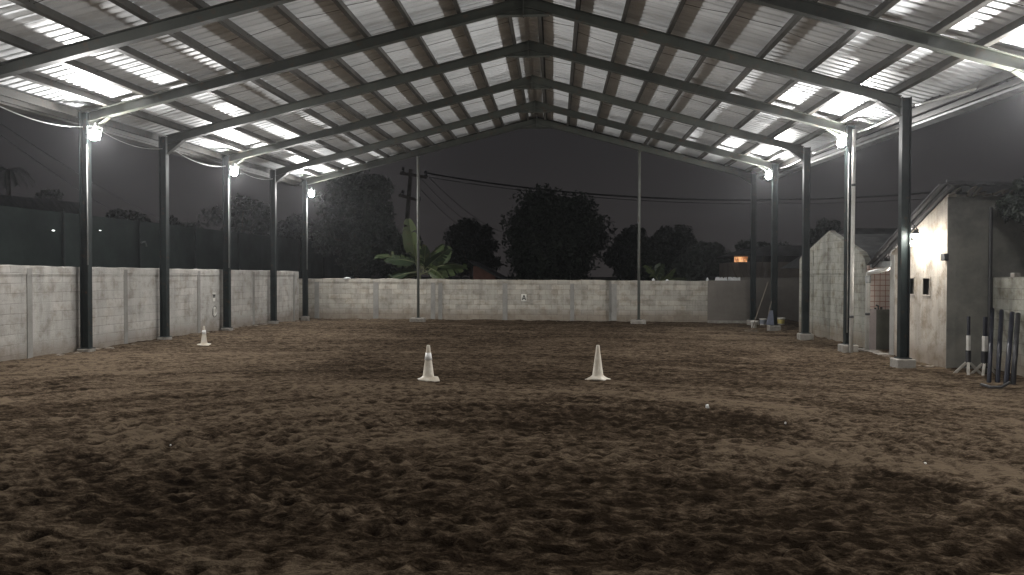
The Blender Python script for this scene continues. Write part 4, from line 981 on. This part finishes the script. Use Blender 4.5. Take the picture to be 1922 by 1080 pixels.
a, b = at(1383, 494, y=hy - .1), at(1383, 482, y=hy - .1); w1 = at(1405, 482, y=hy - .1).x
m = MB(); m.hexa([(a.x, hy + .2, zt_ + .001), (w1, hy + .2, zt_ + .001), (w1, hy + .5, zt_ + .001), (a.x, hy + .5, zt_ + .001), (a.x, hy + .1, b.z), (w1, hy + .1, b.z), (w1, hy + .5, b.z), (a.x, hy + .5, b.z)])
t = NT('lit_ceiling'); f = t.noise(5, 4, .7); t.out((.3, .2, .1), .8); t.p.inputs['Emission Strength'].default_value = 1.15; t.l.new(t.ramp(f, (.38, (.25, .07, .02)), (.62, (1., .52, .24))), t.p.inputs['Emission Color'])
loc(m, 'lit_opening', t.m, hc)
rz0, rz1 = at(1380, 481, y=hy).z, at(1450, 462, y=hy).z
m = MB(); m.prism([(p0.x - .3, rz0 + .02), (p1.x + .3, rz0 + .02), (p1.x + .3, rz1), (p0.x + 1.4, rz1)], 'y', hy - .4, hy + 5.4); loc(m, 'roof', M['roofdark'], hc)
m = MB(); m.box(p0.x + .7, p1.x - .2, hy + .3, hy + .4, zt_, rz0 + .02); loc(m, 'gable_board', M['void'], hc)
bh = empty('bare_shrub', at(1425, 525, y=36), 'bare brown shrub twigs behind the last right columns', 'shrub')
m = MB(); r_ = random.Random(8); base = at(1425, 530, y=36)
for k in range(34):
    a = r_.uniform(-1, 1); x = base.x + r_.uniform(-.5, .5); m.tube([(x, 36 + r_.uniform(-.4, .4), .0), (x + a * .35, 36, 1.2), (x + a * 1.1, 36 + r_.uniform(-.5, .5), 1.9 + r_.uniform(.2, 1.3))], .022, 5, .006)
loc(m, 'twigs', M['bark'], bh)
# barn roof behind the right stables
bn = empty('dark_barn', (19, 27, 0), 'broad dark barn roof behind the stables on the right', 'barn')
a, b = at(1600, 429, y=27), at(1760, 430, y=27)
m = MB(); m.hexa([(a.x - .8, 24.5, 2.3), (b.x + 8, 24.5, 2.3), (b.x + 8, 33, 2.3), (a.x - .8, 33, 2.3), (a.x, 27, a.z), (b.x + 8, 27, a.z), (b.x + 8, 28, a.z), (a.x, 28, a.z)]); loc(m, 'roof', M['roofdark'], bn)
m = MB(); m.box(a.x, b.x + 7, 25, 32, -.1, 2.29); loc(m, 'wall', M['dark_plaster'], bn)
# pale rags and bottles along the top of the far wall
M['rag'] = paint('white_rag', (.72, .74, .75), (.55, .58, .6), .7, 9)
for (px, w, h, lab) in ((1226, .10, .10, 'white blob of rag on the far wall beneath the small banana'), (1252, .11, .06, 'narrow white rag on the far wall right of the small banana'), (1327, .10, .11, 'white rag at the joint of far wall and grey screen'), (648, .28, .07, 'pale sheet of scrap lying on the far wall near the corner lamp')):
    p = at(px, 526, y=30.9); z = (1.835 - .004 * (p.x + 9)) if px < 1300 else 1.80; m = MB(); yy = bwy(p.x) + .07
    m.lathe([(w * .5, -.02), (w * .55, h * .3), (w * .35, h * .7), (w * .12, h)], 9, (p.x, yy, z + .005)); tag(m.build('rag', M['rag']), lab, 'rag', 'white rags on the far wall')
m = MB(); r_ = random.Random(4)
for k in range(34):
    p = at(1339 + r_.uniform(0, 48), 526, y=30.78); s = r_.uniform(.02, .05); z = 1.80
    m.hexa([(p.x + dx * s * r_.uniform(.6, 1.6), p.y + dy * s, z + dz * r_.uniform(.03, .15)) for dz in (0, 1) for dx, dy in ((-1, -1), (1, -1), (1, 1), (-1, 1))])
tag(m.build('broken_glass', M['rag']), 'ragged pale shards set along the top of the grey screen', 'shards', kind='stuff')

# ------------------------------------------------------------------ haze volume added for glow round the lamps
m = MB(); m.box(-90, 110, -6, 130, -1.2, 12)
t = NT('glow_haze'); t.n.remove(t.p); pv = t.new('ShaderNodeVolumePrincipled'); pv.inputs['Color'].default_value = (.86, .88, .92, 1); pv.inputs['Density'].default_value = HAZE; pv.inputs['Anisotropy'].default_value = .8
t.l.new(pv.outputs[0], t.n['Material Output'].inputs['Volume'])
tag(m.build('haze', t.m), 'thin haze added to the night air for glow round the lamps', 'haze', kind='stuff')
